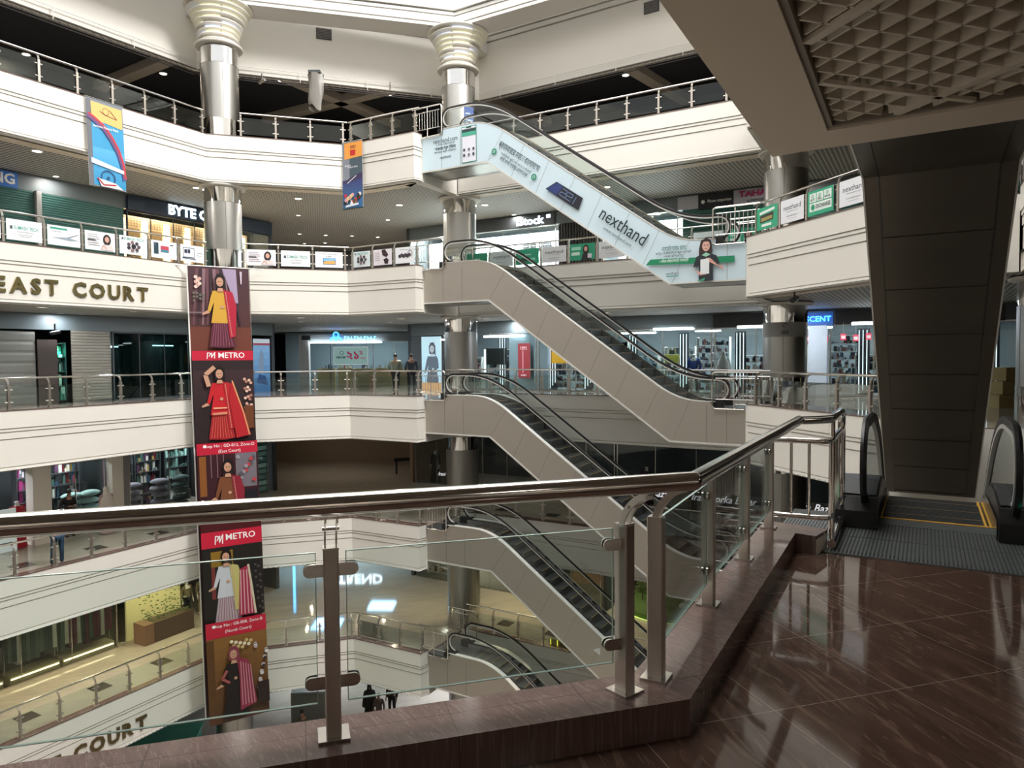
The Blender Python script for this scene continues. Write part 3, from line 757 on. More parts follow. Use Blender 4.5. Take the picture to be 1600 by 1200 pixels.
    for k in range(10): mb.box((-.18+.04*k, WID/2, .004), (.012, w, .008))
    M['step'] = mb.mesh('step', STEPM)
    mb = MB(); mb.box((.19, WID/2, .001), (.012, w, .012)); M['step_edge'] = mb.mesh('step_edge', YELLOW)
    for kk, (s0, s1, zz) in enumerate(((-.02, 1.62, 0), (EL-1.62, EL+.02, -5.2))):
        M['landing_plate%d' % kk] = MB().b2(s0, s1, .03, WID-.03, zz-.04, zz+.006).mesh('landing_plate', STEPM)
    return M
def escalator(l, O, h, label, clad, M, extra=None):
    t = empty('escalator', (O[0], O[1], FL(l)), h, label, 'escalator', 'escalators of the court')
    o = inst(M['side_cladding'], 'side_cladding', t)
    inst(M['cladding_joints'], 'panel_joints', o)
    u = inst(M['underside'], 'underside', t); inst(M['underside_joints'], 'underside_joints', u)
    inst(M['deck_trim'], 'deck_trim', t)
    for nm in ('near', 'far'):
        hnd = inst(M['handrail_'+nm], 'handrail', t); inst(M['frame_'+nm], 'handrail_track', t)
        inst(M['glass_'+nm], 'balustrade_glass', t); inst(M['skirt_'+nm], 'skirt', t)
        inst(M['newel_base_'+nm+'0'], 'newel_base', t); inst(M['newel_base_'+nm+'1'], 'newel_base', t)
    inst(M['landing_plate0'], 'landing_plate', t); inst(M['landing_plate1'], 'landing_plate', t)
    k = 0; s = 1.75
    while s < EL-1.6:
        zz = round((z_step(s+.1)+.0)/1, 3)
        st = inst(M['step'], 'step', t, (s, 0, zz)); inst(M['step_edge'], 'step_edge', st); s += .40; k += 1
    return t
EM = make_escalator_meshes(TRUSSM, mat('truss_far_underside', (0.45, 0.45, 0.44), .35, .8, noise=.1))
FARL = {4: 'topmost escalator, its side wrapped in a pale blue printed advert', 3: 'second escalator from the top, plain taupe side panels, across the court',
        2: 'third escalator from the top, plain taupe side panels, across the court', 1: 'fourth escalator from the top, seen through the near glass railing',
        0: 'lowest escalator, leading down to the ground floor beside a yellow sign'}
ESC = {}
for l in range(4, -1, -1): ESC[l] = escalator(l, D, HE, FARL[l], TRUSSM, EM)
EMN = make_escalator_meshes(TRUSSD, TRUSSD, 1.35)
NO = (4.09, 5.34); NH = R(60)
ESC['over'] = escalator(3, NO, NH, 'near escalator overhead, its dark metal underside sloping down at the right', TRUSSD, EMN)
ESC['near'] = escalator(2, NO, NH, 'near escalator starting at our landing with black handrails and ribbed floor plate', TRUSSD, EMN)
# ------------------------------------------------------------ our own railing on the granite kerb
def nbracket(mb, base, n_in, z0):
    """pair of thin curved plates from the post top to under the handrail; n_in = inward unit vector"""
    for off in (-.022, .022):
        tx, ty = -n_in[1], n_in[0]; pts = []
        for i in range(9):
            a = i/8; d_ = .150*(a**1.6); z = z0-.03+.165*(1-(1-a)**1.5); pts.append((base[0]+n_in[0]*d_+tx*off, base[1]+n_in[1]*d_+ty*off, z))
        mb.tube(pts, 0, sect=[(-.003, -.016), (.003, -.016), (.003, .016), (-.003, .016)], up=(n_in[0], n_in[1], .3))
def clampmesh(sgn):
    mb = MB(); n = 8; prof = [(.022*sgn, -.026), (.085*sgn, -.026)]
    for i in range(1, n): a = -pi/2+pi*i/n; prof.append(((.085+.024*cos(a))*sgn, .026*sin(a)))
    prof += [(.085*sgn, .026), (.022*sgn, .026)]
    if sgn < 0: prof = prof[::-1]
    for y0, y1 in ((-.020, -.008), (.008, .020)): mb.prism_xz(prof, y0, y1)
    for z in (-.012, .012): mb.cyl((.05*sgn, -.022, z), (.05*sgn, .022, z), .005, 6)
    mb.box((.045*sgn, 0, 0), (.03, .02, .05)); return mb
CLM = {s: clampmesh(s).mesh('glass_clamp', STEEL) for s in (-1, 1)}
NPB = MB().box((0, 0, T+.006), (.125, .125, .012)).mesh('base_plate', STEEL)
bp = MB()
bp.prism([(-.025, -.038), (.025, -.038), (.030, -.033), (.030, .033), (.025, .038), (-.025, .038), (-.030, .033), (-.030, -.033)], T+.01, T+.775)
NPM = bp.mesh('post_tube', POSTM)
h1 = R(16.6); h2 = R(61.3)
u1 = (cos(h1), sin(h1)); in1 = (sin(h1), -cos(h1)); u2 = (cos(h2), sin(h2)); in2 = (sin(h2), -cos(h2))
RZ = T+.984
near = empty('handrail_and_posts', (0, 0, 0), 0, 'large chrome handrail with square steel posts on the granite kerb in the foreground', 'railing')
rp = [(N1[0]-u1[0]*10+in1[0]*.30-.14*0, N1[1]-u1[1]*10+in1[1]*.30, RZ), (.800, 3.165, RZ), (2.42, 6.03, RZ), (2.72, 6.10, RZ), (3.27, 7.10, RZ), (3.27, 7.10, .30)]
MB().tube([rp[0], rp[1]], .043, 20).tube([rp[1], rp[2]], .041, 20).ball(rp[1], .043, n=10).build('handrail', RAILM, near, smooth=True)
MB().tube(rounded([rp[2], rp[3], rp[4], (3.28, 7.12, .10)], .12), .036, 16).ball(rp[2], .041, n=8).build('handrail_return', RAILM, near, smooth=True)
NP = []   # (position, rail heading, inward vector)
ps1 = [(-.747-u1[0]*2.70, 2.873-u1[1]*2.70, h1, in1), (-.747-u1[0]*1.38, 2.873-u1[1]*1.38, h1, in1), (-.740, 2.875, h1, in1), (.507, 3.243, h1+R(22), (sin(h1+R(20)), -cos(h1+R(20)))),
       (.680, 3.380, h2, in2), (1.205, 4.385, h2, in2), (1.745, 5.370, h2, in2), (2.275, 6.330, h2, in2)]
for x, y, h, inn in ps1:
    p = inst(NPM, 'post', near, (x, y, 0), h); inst(NPB, 'base_plate', p)
    mb = MB(); nbracket(mb, (0, 0), (0, -1), T+.79); mb.cyl((-.033, -.045, T+.865), (.033, -.045, T+.865), .008, 8)
    mb.box((0, -.150, T+.936), (.075, .035, .006)); mb.box((0, 0, T+.778), (.066, .066, .006)); mb.build('rail_bracket', POSTM, p)
def nclamps(idx, sides):
    o = [c for c in near.children if c.name.startswith('post')]
posts = [c for c in near.children if c.name.startswith('post')]
clampz = (T+.232, T+.690)
for i, p in enumerate(posts):
    sides = {0: (1,), 1: (-1, 1), 2: (-1, 1), 3: (-1,), 4: (1,), 5: (-1, 1), 6: (-1, 1), 7: (-1,)}[i]
    for sd in sides:
        for zc_ in clampz:
            inst(CLM[sd], 'glass_clamp', p, (0, 0, zc_), R(-22) if i == 3 else 0)
def npane(a, b, m0, m1):
    L = dist(a, b); h = heading(a, b); mb = MB().box((0, 0, T+.452), (L-m0-m1, .012, .618)); c = lerp(a, b, (m0+(L-m0-m1)/2)/L)
    o = mb.build('glass_pane', GLASSN, near, (c[0], c[1], 0), h)
    e = MB(); w = L-m0-m1
    e.box((0, 0, T+.1435), (w, .0125, .003)).box((0, 0, T+.7605), (w, .0125, .003)).box((-w/2, 0, T+.452), (.003, .0125, .618)).box((w/2, 0, T+.452), (.003, .0125, .618))
    e.build('pane_edge', mat('glass_edge_green', (.55, .72, .66), .2, noise=.05), o)
P_ = [(x, y) for x, y, h, i in ps1]
for a_, b_ in ((0, 1), (1, 2), (2, 3), (4, 5), (5, 6), (6, 7)): npane(P_[a_], P_[b_], .06, .06)
# barred guard beside our escalator
g = empty('barred_guard', (0, 0, 0), 0, 'chrome barred guard at the end of our kerb beside the near escalator', 'guard rail')
c0 = (2.29, 6.34); c1 = (2.72, 6.12); c2 = (3.25, 7.07)
for z, rr, nm in ((T+.79, .026, 'upper_bar'), (T+.125, .024, 'lower_bar')):
    MB().tube(rounded([(c0[0], c0[1], z), (c1[0], c1[1], z), (c2[0], c2[1], z)], .10), rr, 12).build(nm, RAILM, g, smooth=True)
bal = MB().tube([(0, 0, T+.125), (0, 0, T+.79)], .013, 8).mesh('baluster', RAILM, True)
for t_ in (.36, .66): q = lerp(c0, c1, t_); inst(bal, 'baluster', g, (q[0], q[1], 0))
for k in range(9): q = lerp(c1, c2, .04+k*.105); inst(bal, 'baluster', g, (q[0], q[1], 0))
MB().tube([(2.80, 6.26, .03), (2.80, 6.26, RZ)], .026, 12).build('upright', RAILM, g, smooth=True)
MB().tube(rounded([(2.76, 6.16, .06), (3.24, 7.05, .06), (3.25, 7.07, .4)], .1), .036, 12).build('foot_bar', RAILM, g, smooth=True)

# ribbed landing plate, combs, newel cabinets of the near escalator
t = ESC['near']
for c in list(t.children):
    if c.name.startswith(('landing_plate', 'newel_base')) and c.data.vertices[0].co.z > -2: bpy.data.objects.remove(c)
RIB = mat('ribbed_aluminium', (0.17, 0.19, 0.19), 0.42, .6, noise=.25, nscale=9)
RIBD = mat('rib_groove', (0.045, 0.05, 0.05), .6)
mb = MB(); mb.b2(-.05, 1.70, -.55, WID+.55, -.03, .004, 1)
n = 88
for k in range(n):
    y = -.53+(WID+1.06)*k/(n-1)
    for s0, s1 in ((-.04, .62), (.635, 1.28)): mb.b2(s0, s1, y-.009, y+.009, .002, .010, 0)
mb.b2(1.29, 1.62, .18, WID-.18, .002, .010, 0)
mb.build('landing_plate', [RIB, RIBD], t)
mb = MB(); mb.b2(1.60, 1.63, .28, WID-.28, .006, .016); mb.b2(1.62, 3.0, .28, .31, -.02, .012).b2(1.62, 3.0, .335, .355, -.02, .012)
mb.b2(1.62, 3.0, WID-.31, WID-.28, -.02, .012)
for k in range(60): mb.b2(1.62, 1.66, .30+k*(WID-.6)/59-.004, .30+k*(WID-.6)/59+.004, .0, .014)
mb.build('comb_edge', YELLOW, t)
for y, sg in ((WID-.17, 1), (.17, -1)):
    mb = MB()
    w0, w1 = (y-.13, y+.28) if sg > 0 else (y-.30, y+.12)
    pr = [(1.00, .012), (1.00, .18), (1.10, .30), (1.60, .37), (2.10, .37), (2.10, .012)]
    mb.prism_xz([(p[0], p[1]) for p in pr], w0, w1)
    mb.prism_xz([(2.05, .35), (2.6, .24), (3.1, .02), (3.1, -.3), (2.05, -.3)], w0, w1)
    nb = mb.build('newel_cabinet', BLACKP, t)
    MB().b2(1.6, 2.0, y-.012+sg*.12, y+.012+sg*.12, .37, .375).build('cabinet_trim', STEEL, nb)
    MB().prism_xz([(1.16, .32), (1.60, .405), (2.08, .38)], w0+.02, w1-.02).build('cabinet_lid', mat('grey_lid', (.10, .105, .115), .35, .5), nb)
MB().lathe([(.016, 0), (.016, .006)], n=12).build('direction_light', mat('green_led', (0, .3, .1), .5, emit=(.02, 1, .35), estr=6), t, (.993, -.02, .17)).rotation_euler = (0, R(-90), 0)
MB().lathe([(.014, 0), (.014, .006)], n=12).build('direction_light', MATS['green_led'], t, (.993, -.04, .08)).rotation_euler = (0, R(-90), 0)
MB().b2(-.05, .05, -.030, .030, 0, .002).build('green_sticker', mat('green_label', (.08, .30, .24), .5), t, (HR0+.12, WID-.17, z_hand(HR0+.12)+.031))
# ------------------------------------------------------------ printed panels, banners, advert wrap
def person_art(a, x, z, h, skin='#c99a80', hair='#1c1416', top='#c8a03c', low='#6d2a30', scarf='#b02040', pattern=None, longdress=True, hand=None):
    """standing woman, feet at z, height h"""
    u = h/7.5
    if longdress: a.poly([(x-.75*u, z+3.0*u), (x+.75*u, z+3.0*u), (x+1.35*u, z+.15*u), (x+.3*u, z), (x-1.2*u, z+.1*u)], low)
    if pattern: a.many([[(x-1.0*u+.28*u*k, z+.2*u), (x-.93*u+.28*u*k, z+.2*u), (x-.52*u+.16*u*k, z+2.9*u), (x-.57*u+.16*u*k, z+2.9*u)] for k in range(8)], pattern)
    a.poly([(x-.75*u, z+5.7*u), (x+.75*u, z+5.7*u), (x+.62*u, z+4.4*u), (x+.95*u, z+2.5*u), (x-.95*u, z+2.5*u), (x-.62*u, z+4.4*u)], top)
    a.poly([(x-.62*u, z+5.75*u), (x-.85*u, z+5.3*u), (x-1.25*u, z+3.7*u), (x-1.0*u, z+3.6*u), (x-.45*u, z+5.0*u)], top)
    a.poly([(x-1.28*u, z+3.75*u), (x-1.75*u, z+3.45*u), (x-1.7*u, z+3.3*u), (x-1.0*u, z+3.5*u)], skin)
    a.poly([(x+.62*u, z+5.75*u), (x+.9*u, z+5.3*u), (x+1.0*u, z+4.2*u), (x+.2*u, z+3.95*u), (x+.2*u, z+4.2*u), (x+.65*u, z+4.5*u)], top)
    a.disc(x+.12*u, z+4.1*u, .16*u, skin)
    if scarf:
        a.poly([(x+.3*u, z+5.9*u), (x+1.15*u, z+5.6*u), (x+1.5*u, z+4.2*u), (x+1.3*u, z+1.2*u), (x+.75*u, z+1.0*u), (x+.55*u, z+3.5*u)], scarf)
        a.many([[(x+.46*u+.026*u*k, z+5.6*u-.25*u*k), (x+.53*u+.026*u*k, z+5.6*u-.25*u*k), (x+.55*u+.026*u*k, z+5.42*u-.25*u*k), (x+.48*u+.026*u*k, z+5.42*u-.25*u*k)] for k in range(18)], '#cf9a84')
    a.poly([(x-.2*u, z+6.1*u), (x+.2*u, z+6.1*u), (x+.3*u, z+5.65*u), (x-.3*u, z+5.65*u)], skin)
    a.poly([(x-.42*u, z+6.0*u), (x-.5*u, z+6.9*u), (x-.25*u, z+7.4*u), (x+.25*u, z+7.45*u), (x+.5*u, z+7.0*u), (x+.55*u, z+5.7*u), (x+.3*u, z+6.0*u)], hair)
    a.disc(x-.02*u, z+6.6*u, .34*u, skin, rz=.46*u)
    a.poly([(x-.38*u, z+6.75*u), (x-.2*u, z+7.15*u), (x+.2*u, z+7.15*u), (x+.36*u, z+6.75*u), (x+.3*u, z+7.3*u), (x-.25*u, z+7.3*u)], hair)
    a.many([[(x-.2*u, z+6.66*u), (x-.08*u, z+6.66*u), (x-.08*u, z+6.60*u), (x-.2*u, z+6.60*u)], [(x+.06*u, z+6.66*u), (x+.18*u, z+6.66*u), (x+.18*u, z+6.60*u), (x+.06*u, z+6.60*u)]], '#2a1a18')
    a.poly([(x-.11*u, z+6.35*u), (x+.09*u, z+6.35*u), (x, z+6.28*u)], '#a8323c')
# ---- tall fashion banner hung in front of the left column
TLc = Vector((-12.28, 27.35, 5.24)); TRc = Vector((-10.40, 28.55, 5.30)); dB = Vector((.27, .02, 0))
BH = 17.6
wv = (TRc-TLc); BW = wv.length; bh = atan2(wv.y, wv.x)
def ban_root():
    t = empty('hanging_banner', TLc, bh, 'very tall fashion shop banner of several stacked portraits hanging in front of the left column', 'banner')
    a = Art(eps=.004); W = BW
    def Z(py): return -(py-415)/710*BH
    a.rect(0, W, Z(1125), 0, '#3a2226')
    # 1 drape backdrop, woman in yellow
    a.grad(0, W, Z(545), Z(415), '#54302c', '#4a2e38'); a.rect(0, W, Z(545), Z(508), '#6e3a2e')
    for k in range(11): a.poly([(0.1+.17*k, Z(505)), (.16+.17*k, Z(505)), (.9+.12*k-.5, Z(418)), (.78+.12*k-.5, Z(418))], ['#6b4650', '#3a2630', '#8b6a74'][k % 3])
    a.poly([(W*.55, Z(417)), (W*.78, Z(417)), (W*.80, Z(470)), (W*.74, Z(470))], '#a898b4'); a.poly([(W*.84, Z(420)), (W*.88, Z(420)), (W*.87, Z(440)), (W*.85, Z(440))], '#cbbccb')
    for q in range(7): a.disc(W*(.12+.03*(q % 3)), Z(438)+.06*q-.2, .07, ['#e8cfc4', '#d9a9a0'][q % 2], 8)
    for q in range(9): a.disc(W*(.08+.05*(q % 4)), Z(456)-.07*(q // 2), .05, '#6c6a60', 7)
    a.poly([(0, Z(487)), (W*.22, Z(487)), (W*.22, Z(485)), (0, Z(485))], '#7a6a70')
    person_art(a, W*.50, Z(541), abs(Z(541)-Z(424)), top='#d2a23e', low='#5c2836', scarf='#b3203c', pattern='#93506a')
    a.rect(0, W, Z(560), Z(545), '#c4203c'); a.text('METRO', W*.64, Z(552.5), .30, '#ffffff', .012)
    a.line([(W*.24, Z(557.5)), (W*.25, Z(548)), (W*.30, Z(549)), (W*.27, Z(554)), (W*.32, Z(548)), (W*.31, Z(556)), (W*.37, Z(547)), (W*.36, Z(557))], .03, '#ffffff')
    # 2 woman in red
    a.rect(0, W, Z(688), Z(560), '#2c1e22'); a.grad(0, W, Z(640), Z(575), '#2c1e22', '#3c282c')
    for q in range(16): a.disc(W*(.84+.10*((q*7) % 5)/4), Z(590+((q*13) % 50)), .06, ['#d8a898', '#e6c2b2', '#b07868'][q % 3], 7)
    a.rect(W*.82, W*.97, Z(668), Z(632), '#6e3f24')
    person_art(a, W*.42, Z(684), abs(Z(684)-Z(567)), top='#c4202c', low='#a3222a', scarf='#b8242e', pattern='#cf5a48')
    a.poly([(W*.62, Z(590)), (W*.80, Z(640)), (W*.90, Z(678)), (W*.66, Z(682)), (W*.56, Z(620))], '#b5222c'); a.line([(W*.62, Z(592)), (W*.79, Z(642)), (W*.88, Z(678))], .05, '#e0a070')
    a.line([(W*.30, Z(634)), (W*.52, Z(634))], .05, '#e8b890'); a.line([(W*.28, Z(643)), (W*.52, Z(642))], .09, '#d88a70')
    a.line([(W*.24, Z(600)), (W*.19, Z(582)), (W*.34, Z(570))], .16, '#c99a80')
    a.rect(0, W, Z(706), Z(688), '#c4203c'); a.text('Shop No : GD-012, Zone-D', W*.53, Z(693), .165, '#ffffff', .002); a.text('(East Court)', W*.53, Z(701.5), .165, '#ffffff', .002); a.disc(W*.13, Z(692.5), .06, '#ffffff')
    # 3 woman with embroidered tunic
    a.rect(0, W, Z(822), Z(706), '#3a1820'); a.rect(W*.03, W*.14, Z(770), Z(708), '#8a5428'); a.rect(W*.62, W*.97, Z(760), Z(706), '#77707a'); a.rect(W*.62, W*.97, Z(822), Z(765), '#1a1a22')
    for q in (.22, .32, .42): a.line([(W*q, Z(706)), (W*q, Z(742))], .03, '#8a6a70')
    for q in range(12): a.disc(W*(.66+.26*((q*5) % 7)/6), Z(712+((q*11) % 42)), .08, ['#9a949e', '#5c565e', '#b8404a'][q % 3], 8)
    person_art(a, W*.48, Z(832), abs(Z(832)-Z(712)), top='#7a4a30', low='#7c4428', scarf='#8c2436', pattern='#c8966a')
    for q in range(4): a.line([(W*.36, Z(784+8*q)), (W*.63, Z(784+8*q))], .07, ['#c89a6a', '#8f3c30'][q % 2])
    a.rect(0, W, Z(825), Z(812), '#4a1218')
    a.rect(0, W, Z(850), Z(825), '#c4203c'); a.text('METRO', W*.64, Z(836), .34, '#ffffff', .012)
    a.line([(W*.22, Z(845)), (W*.23, Z(832)), (W*.28, Z(833)), (W*.25, Z(840)), (W*.30, Z(832)), (W*.29, Z(843)), (W*.35, Z(830)), (W*.34, Z(845))], .035, '#ffffff')
    # 4 woman in white with yellow scarf
    a.rect(0, W, Z(965), Z(850), '#1e1a18'); a.rect(W*.14, W*.5, Z(880), Z(856), '#8a6a24'); a.rect(W*.14, W*.20, Z(930), Z(880), '#7a3434')
    person_art(a, W*.38, Z(968), abs(Z(968)-Z(852)), top='#cfd0da', low='#b8a8ae', scarf='#c8bc78', pattern='#98586c')
    a.poly([(W*.60, Z(888)), (W*.76, Z(882)), (W*.82, Z(930)), (W*.86, Z(962)), (W*.56, Z(962))], '#a82c4c')
    a.many([[(W*(.60+.05*k), Z(890)), (W*(.62+.05*k), Z(890)), (W*(.61+.06*k), Z(960)), (W*(.59+.06*k), Z(960))] for k in range(4)], '#d8a0a8')
    a.line([(W*.74, Z(882)), (W*.79, Z(920)), (W*.84, Z(962))], .08, '#d8c8b0')
    for q in range(14): a.disc(W*(.86+.10*((q*3) % 5)/4), Z(884+((q*17) % 75)), .05, '#5a4a52', 6)
    a.rect(0, W, Z(990), Z(965), '#c4203c'); a.text('Shop No : GB-008, Zone-B', W*.53, Z(971.5), .165, '#ffffff', .002); a.text('(North Court)', W*.53, Z(981.5), .165, '#ffffff', .002); a.disc(W*.13, Z(971), .06, '#ffffff')
    # 5 woman in black with pink shawl
    a.grad(0, W, Z(1125), Z(990), '#4a2c1c', '#8a6030'); a.rect(W*.0, W*.12, Z(1100), Z(992), '#5c3c1e')
    for q in range(22): a.disc(W*(.80+.18*((q*5) % 7)/6), Z(1010+((q*23) % 80)), .075, ['#d8d0d4', '#b8a8b0', '#e8e4e4', '#3a2a30'][q % 4], 8)
    for q in range(10): a.disc(W*(.40+.035*q), Z(998+((q*7) % 12)), .07, ['#e8dcc0', '#c8b078'][q % 2], 8)
    a.rect(W*.80, W, Z(1105), Z(1070), '#2a1a1a')
    person_art(a, W*.42, Z(1118), abs(Z(1118)-Z(1003)), top='#1a1216', low='#181014', scarf='#9a3850', hair='#8a3c50')
    a.poly([(W*.50, Z(1022)), (W*.66, Z(1030)), (W*.78, Z(1100)), (W*.50, Z(1108))], '#8e3048')
    a.many([[(W*(.52+.04*k), Z(1030+2*k)), (W*(.535+.04*k), Z(1030+2*k)), (W*(.55+.05*k), Z(1100)), (W*(.53+.05*k), Z(1100))] for k in range(5)], '#c08090')
    a.line([(W*.30, Z(1040)), (W*.22, Z(1052)), (W*.34, Z(1060))], .10, '#a85858')
    # shear the sheet so that it hangs slightly off plumb
    V = []
    for v in a.mb.v:
        f = -v[2]/BH; V.append((v[0]+f*.28, v[1], v[2]+f*.0))
    a.mb.v = V; a.build('printed_sheet', t)
    mb = MB(); mb.add([(0, .004, 0), (W, .004, 0), (W+.28, .004, -BH), (.28, .004, -BH), (0, .012, 0), (W, .012, 0), (W+.28, .012, -BH), (.28, .012, -BH)],
                      [(0, 1, 2, 3), (7, 6, 5, 4), (0, 4, 5, 1), (1, 5, 6, 2), (2, 6, 7, 3), (3, 7, 4, 0)])
    mb.build('backing_sheet', WHITE, t)
    MB().tube([(-.02, -.0, 0), (.26, 0, -BH)], .028, 6).build('edge_batten', WHITE, t)
    MB().tube([(W+.02, -.0, 0), (W+.30, 0, -BH)], .014, 6).build('edge_batten', STEEL, t)
    MB().tube([(-.9, .3, .02), (0, 0, .02), (W, 0, .02), (W+.6, .1, .02)], .022, 6).build('hanging_bar', STEEL, t)
ban_root()
# ---- two small hanging banners on the topmost balcony
def small_banner(P, h, w, hh, label, draw, tilt=0):
    t = empty('hanging_banner', P, h, label, 'banner')
    a = Art(eps=.003); a.rect(0, w, -hh, 0, '#7f8890'); draw(a, w, hh)
    a.mb.v = [(v[0]+(-v[2])*tilt, v[1], v[2]) for v in a.mb.v]; a.build('printed_sheet', t)
    MB().add([(0, .003, 0), (w, .003, 0), (w+hh*tilt, .003, -hh), (hh*tilt, .003, -hh), (0, .012, 0), (w, .012, 0), (w+hh*tilt, .012, -hh), (hh*tilt, .012, -hh)],
             [(0, 1, 2, 3), (7, 6, 5, 4), (0, 4, 5, 1), (1, 5, 6, 2), (2, 6, 7, 3), (3, 7, 4, 0)]).build('backing_sheet', WHITE, t)
    MB().tube([(-.03, 0, 0), (w+.03, 0, 0)], .018, 6).build('top_bar', STEEL, t)
    for x_ in (.05, w-.05): MB().tube([(x_, 0, 0), (x_, .12, .06), (x_, .26, .10)], .008, 5).build('cord', STEEL, t); MB().tube([(hh*tilt-.03, 0, -hh), (w+hh*tilt+.03, 0, -hh)], .018, 6).build('bottom_bar', STEEL, t)
def coaster(a, w, h):
    a.rect(w*.10, w, -h*.98, -h*.25, '#3f9ccc'); a.grad(w*.08, w, -h*.98, -h*.55, '#2f8fbf', '#5aaee0'); a.rect(0, w*.12, -h, -h*.02, '#6c7078')
    a.poly([(w*.12, -h*.04), (w*.97, -h*.05), (w*.97, -h*.28), (w*.45, -h*.25), (w*.30, -h*.28), (w*.13, -h*.20)], '#f0bd74')
    a.ring(w*.52, -h*.12, .10, .018, '#7a3c34'); a.line([(w*.35, -h*.13), (w*.5, -h*.16), (w*.82, -h*.18)], .022, '#7a3c34'); a.line([(w*.62, -h*.09), (w*.82, -h*.18)], .022, '#7a3c34')
    pts = [(w*.02, -h*.20), (w*.2, -h*.24), (w*.45, -h*.31), (w*.65, -h*.42), (w*.82, -h*.55), (w*.93, -h*.70), (w*.97, -h*.86)]
    a.line(pts, .15, '#7a4c78'); a.line([(x+.03, z+.05) for x, z in pts], .07, '#c83a44'); a.line([(x-.06, z-.07) for x, z in pts], .035, '#4c4c80')
    a.text('Jamuna Future Park', w*.5, -h*.31, .11, '#ffffff', .01)
    a.poly([(w*.06, -h*.68), (w*.95, -h*.76), (w*.95, -h*.80), (w*.06, -h*.74)], '#dfeef4'); a.ring(w*.5, -h*.88, .22, .04, '#2a4c7c'); a.disc(w*.5, -h*.88, .05, '#2a4c7c')
    a.poly([(w*.2, -h*.90), (w*.7, -h*.93), (w*.9, -h*.99), (w*.3, -h*.99)], '#e4e0e0'); a.line([(w*.2, -h*.9), (w*.36, -h*.97), (w*.7, -h*.95)], .05, '#b02838')
def at_run(P, Q, s, yin, z):
    h = heading(P, Q); return (P[0]+cos(h)*s-sin(h)*yin, P[1]+sin(h)*s+cos(h)*yin, z)
small_banner(at_run(Z0, A, ZL-4.75, -.10, FL(4)+T-.02), heading(Z0, A), 1.28, 2.95, 'small hanging banner with roller coaster print below the topmost railing at left', coaster, .02)
def bouquet(a, w, h):
    a.rect(0, w, -h, 0, '#858c98'); a.rect(w*.35, w, -h*.55, -h*.2, '#4c5c68'); a.poly([(w*.1, -h*.02), (w, -h*.02), (w, -h*.24), (w*.1, -h*.26)], '#f0a24c')
    a.bars(w*.54, -h*.075, w*.28, .05, '#7a3430', 5); a.bars(w*.54, -h*.10, w*.28, .05, '#7a3430', 5); a.rect(w*.4, w*.66, -h*.21, -h*.13, '#c8302c')
    a.text('Jamuna', w*.28, -h*.355, .11, '#f0f0f4', .01); a.text('Future Park', w*.52, -h*.385, .11, '#f0f0f4', .01)
    a.grad(0, w, -h*.99, -h*.57, '#3a78a8', '#3c3c78'); a.poly([(0, -h*.60), (w*.5, -h*.53), (w, -h*.48), (w, -h*.56), (0, -h*.63)], '#3c3458'); a.line([(w*.25, -h*.62), (w*.7, -h*.52)], .03, '#e8e8f0')
    for q in range(20): a.disc(w*(.15+.75*((q*7) % 11)/10), -h*(.80+.11*((q*5) % 7)/6), .085, ['#c83c4c', '#e8a8b0', '#f0e8e8', '#3c5c3c', '#e8d888', '#1c2c30'][q % 6], 9)
    a.poly([(w*.2, -h*.95), (w*.85, -h*.93), (w*.85, -h*.96), (w*.2, -h*.98)], '#e8ecf4'); a.poly([(w*.5, -h*.88), (w*.6, -h*.94), (w*.42, -h*.94)], '#f4f4f8')
small_banner(at_run(B, C, -.05, -.12, FL(4)+T+.03), heading(B, C), 1.05, 2.75, 'small hanging banner with flower bouquet print on the topmost balcony, left of the escalator head', bouquet, 0)

# ---- advert sheets fixed to the railing of the second balcony from the top
TE = '#2f9c78'
def ad_plain(a, w, h): a.text('SUMASH TECH', w*.55, h*.60, .16, '#2a9a8a', .012, fitw=w*.68); a.rect(w*.10, w*.17, h*.52, h*.68, '#3c5058'); a.text('www.sumashtech.com', w*.52, h*.42, .055, '#555'*2 if 0 else '#555555'); a.bars(w*.52, h*.28, w*.42, .018, '#8a8a8a', 9); a.bars(w*.52, h*.20, w*.34, .018, '#8a8a8a', 7)
def ad_laptop(a, w, h):
    a.rect(w*.08, w*.60, h*.80, h*.90, '#3aa088'); a.bars(w*.28, h*.70, w*.32, .022, '#806878', 6); a.poly([(w*.12, h*.38), (w*.68, h*.28), (w*.95, h*.34), (w*.60, h*.45)], '#9aa6b4'); a.poly([(w*.58, h*.44), (w*.92, h*.66), (w*.95, h*.64), (w*.64, h*.42)], '#7c8894')
def ad_woman(a, w, h):
    for k in range(6): a.rect(w*.08, w*(.40+.04*(k % 3)), h*(.80-.11*k), h*(.83-.11*k), '#8a7c84')
    a.rect(w*.08, w*.34, h*.50, h*.56, '#404048')
    a.disc(w*.72, h*.60, h*.22, '#2c2224', rz=h*.30); a.disc(w*.72, h*.62, h*.12, '#d8a898', rz=h*.16); a.poly([(w*.5, h*.05), (w*.95, h*.05), (w*.88, h*.34), (w*.58, h*.34)], '#e0d4d4'); a.line([(w*.52, h*.1), (w*.6, h*.3), (w*.7, h*.12)], .03, '#c89888')
def ad_watch(a, w, h):
    a.text('SUMASH TECH', w*.52, h*.84, .13, '#2a9a8a', .012, fitw=w*.72); a.rect(w*.08, w*.14, h*.78, h*.90, '#3c5058')
    for k in range(7): q = 2*pi*k/7; a.disc(w*.5+cos(q)*.20, h*.45+sin(q)*.14, .065, ['#5a4c54', '#3c343c', '#8a6c70'][k % 3]); 
    a.disc(w*.5, h*.45, .09, '#2c2830'); a.bars(w*.5, h*.14, w*.4, .018, '#9a9a9a', 6)
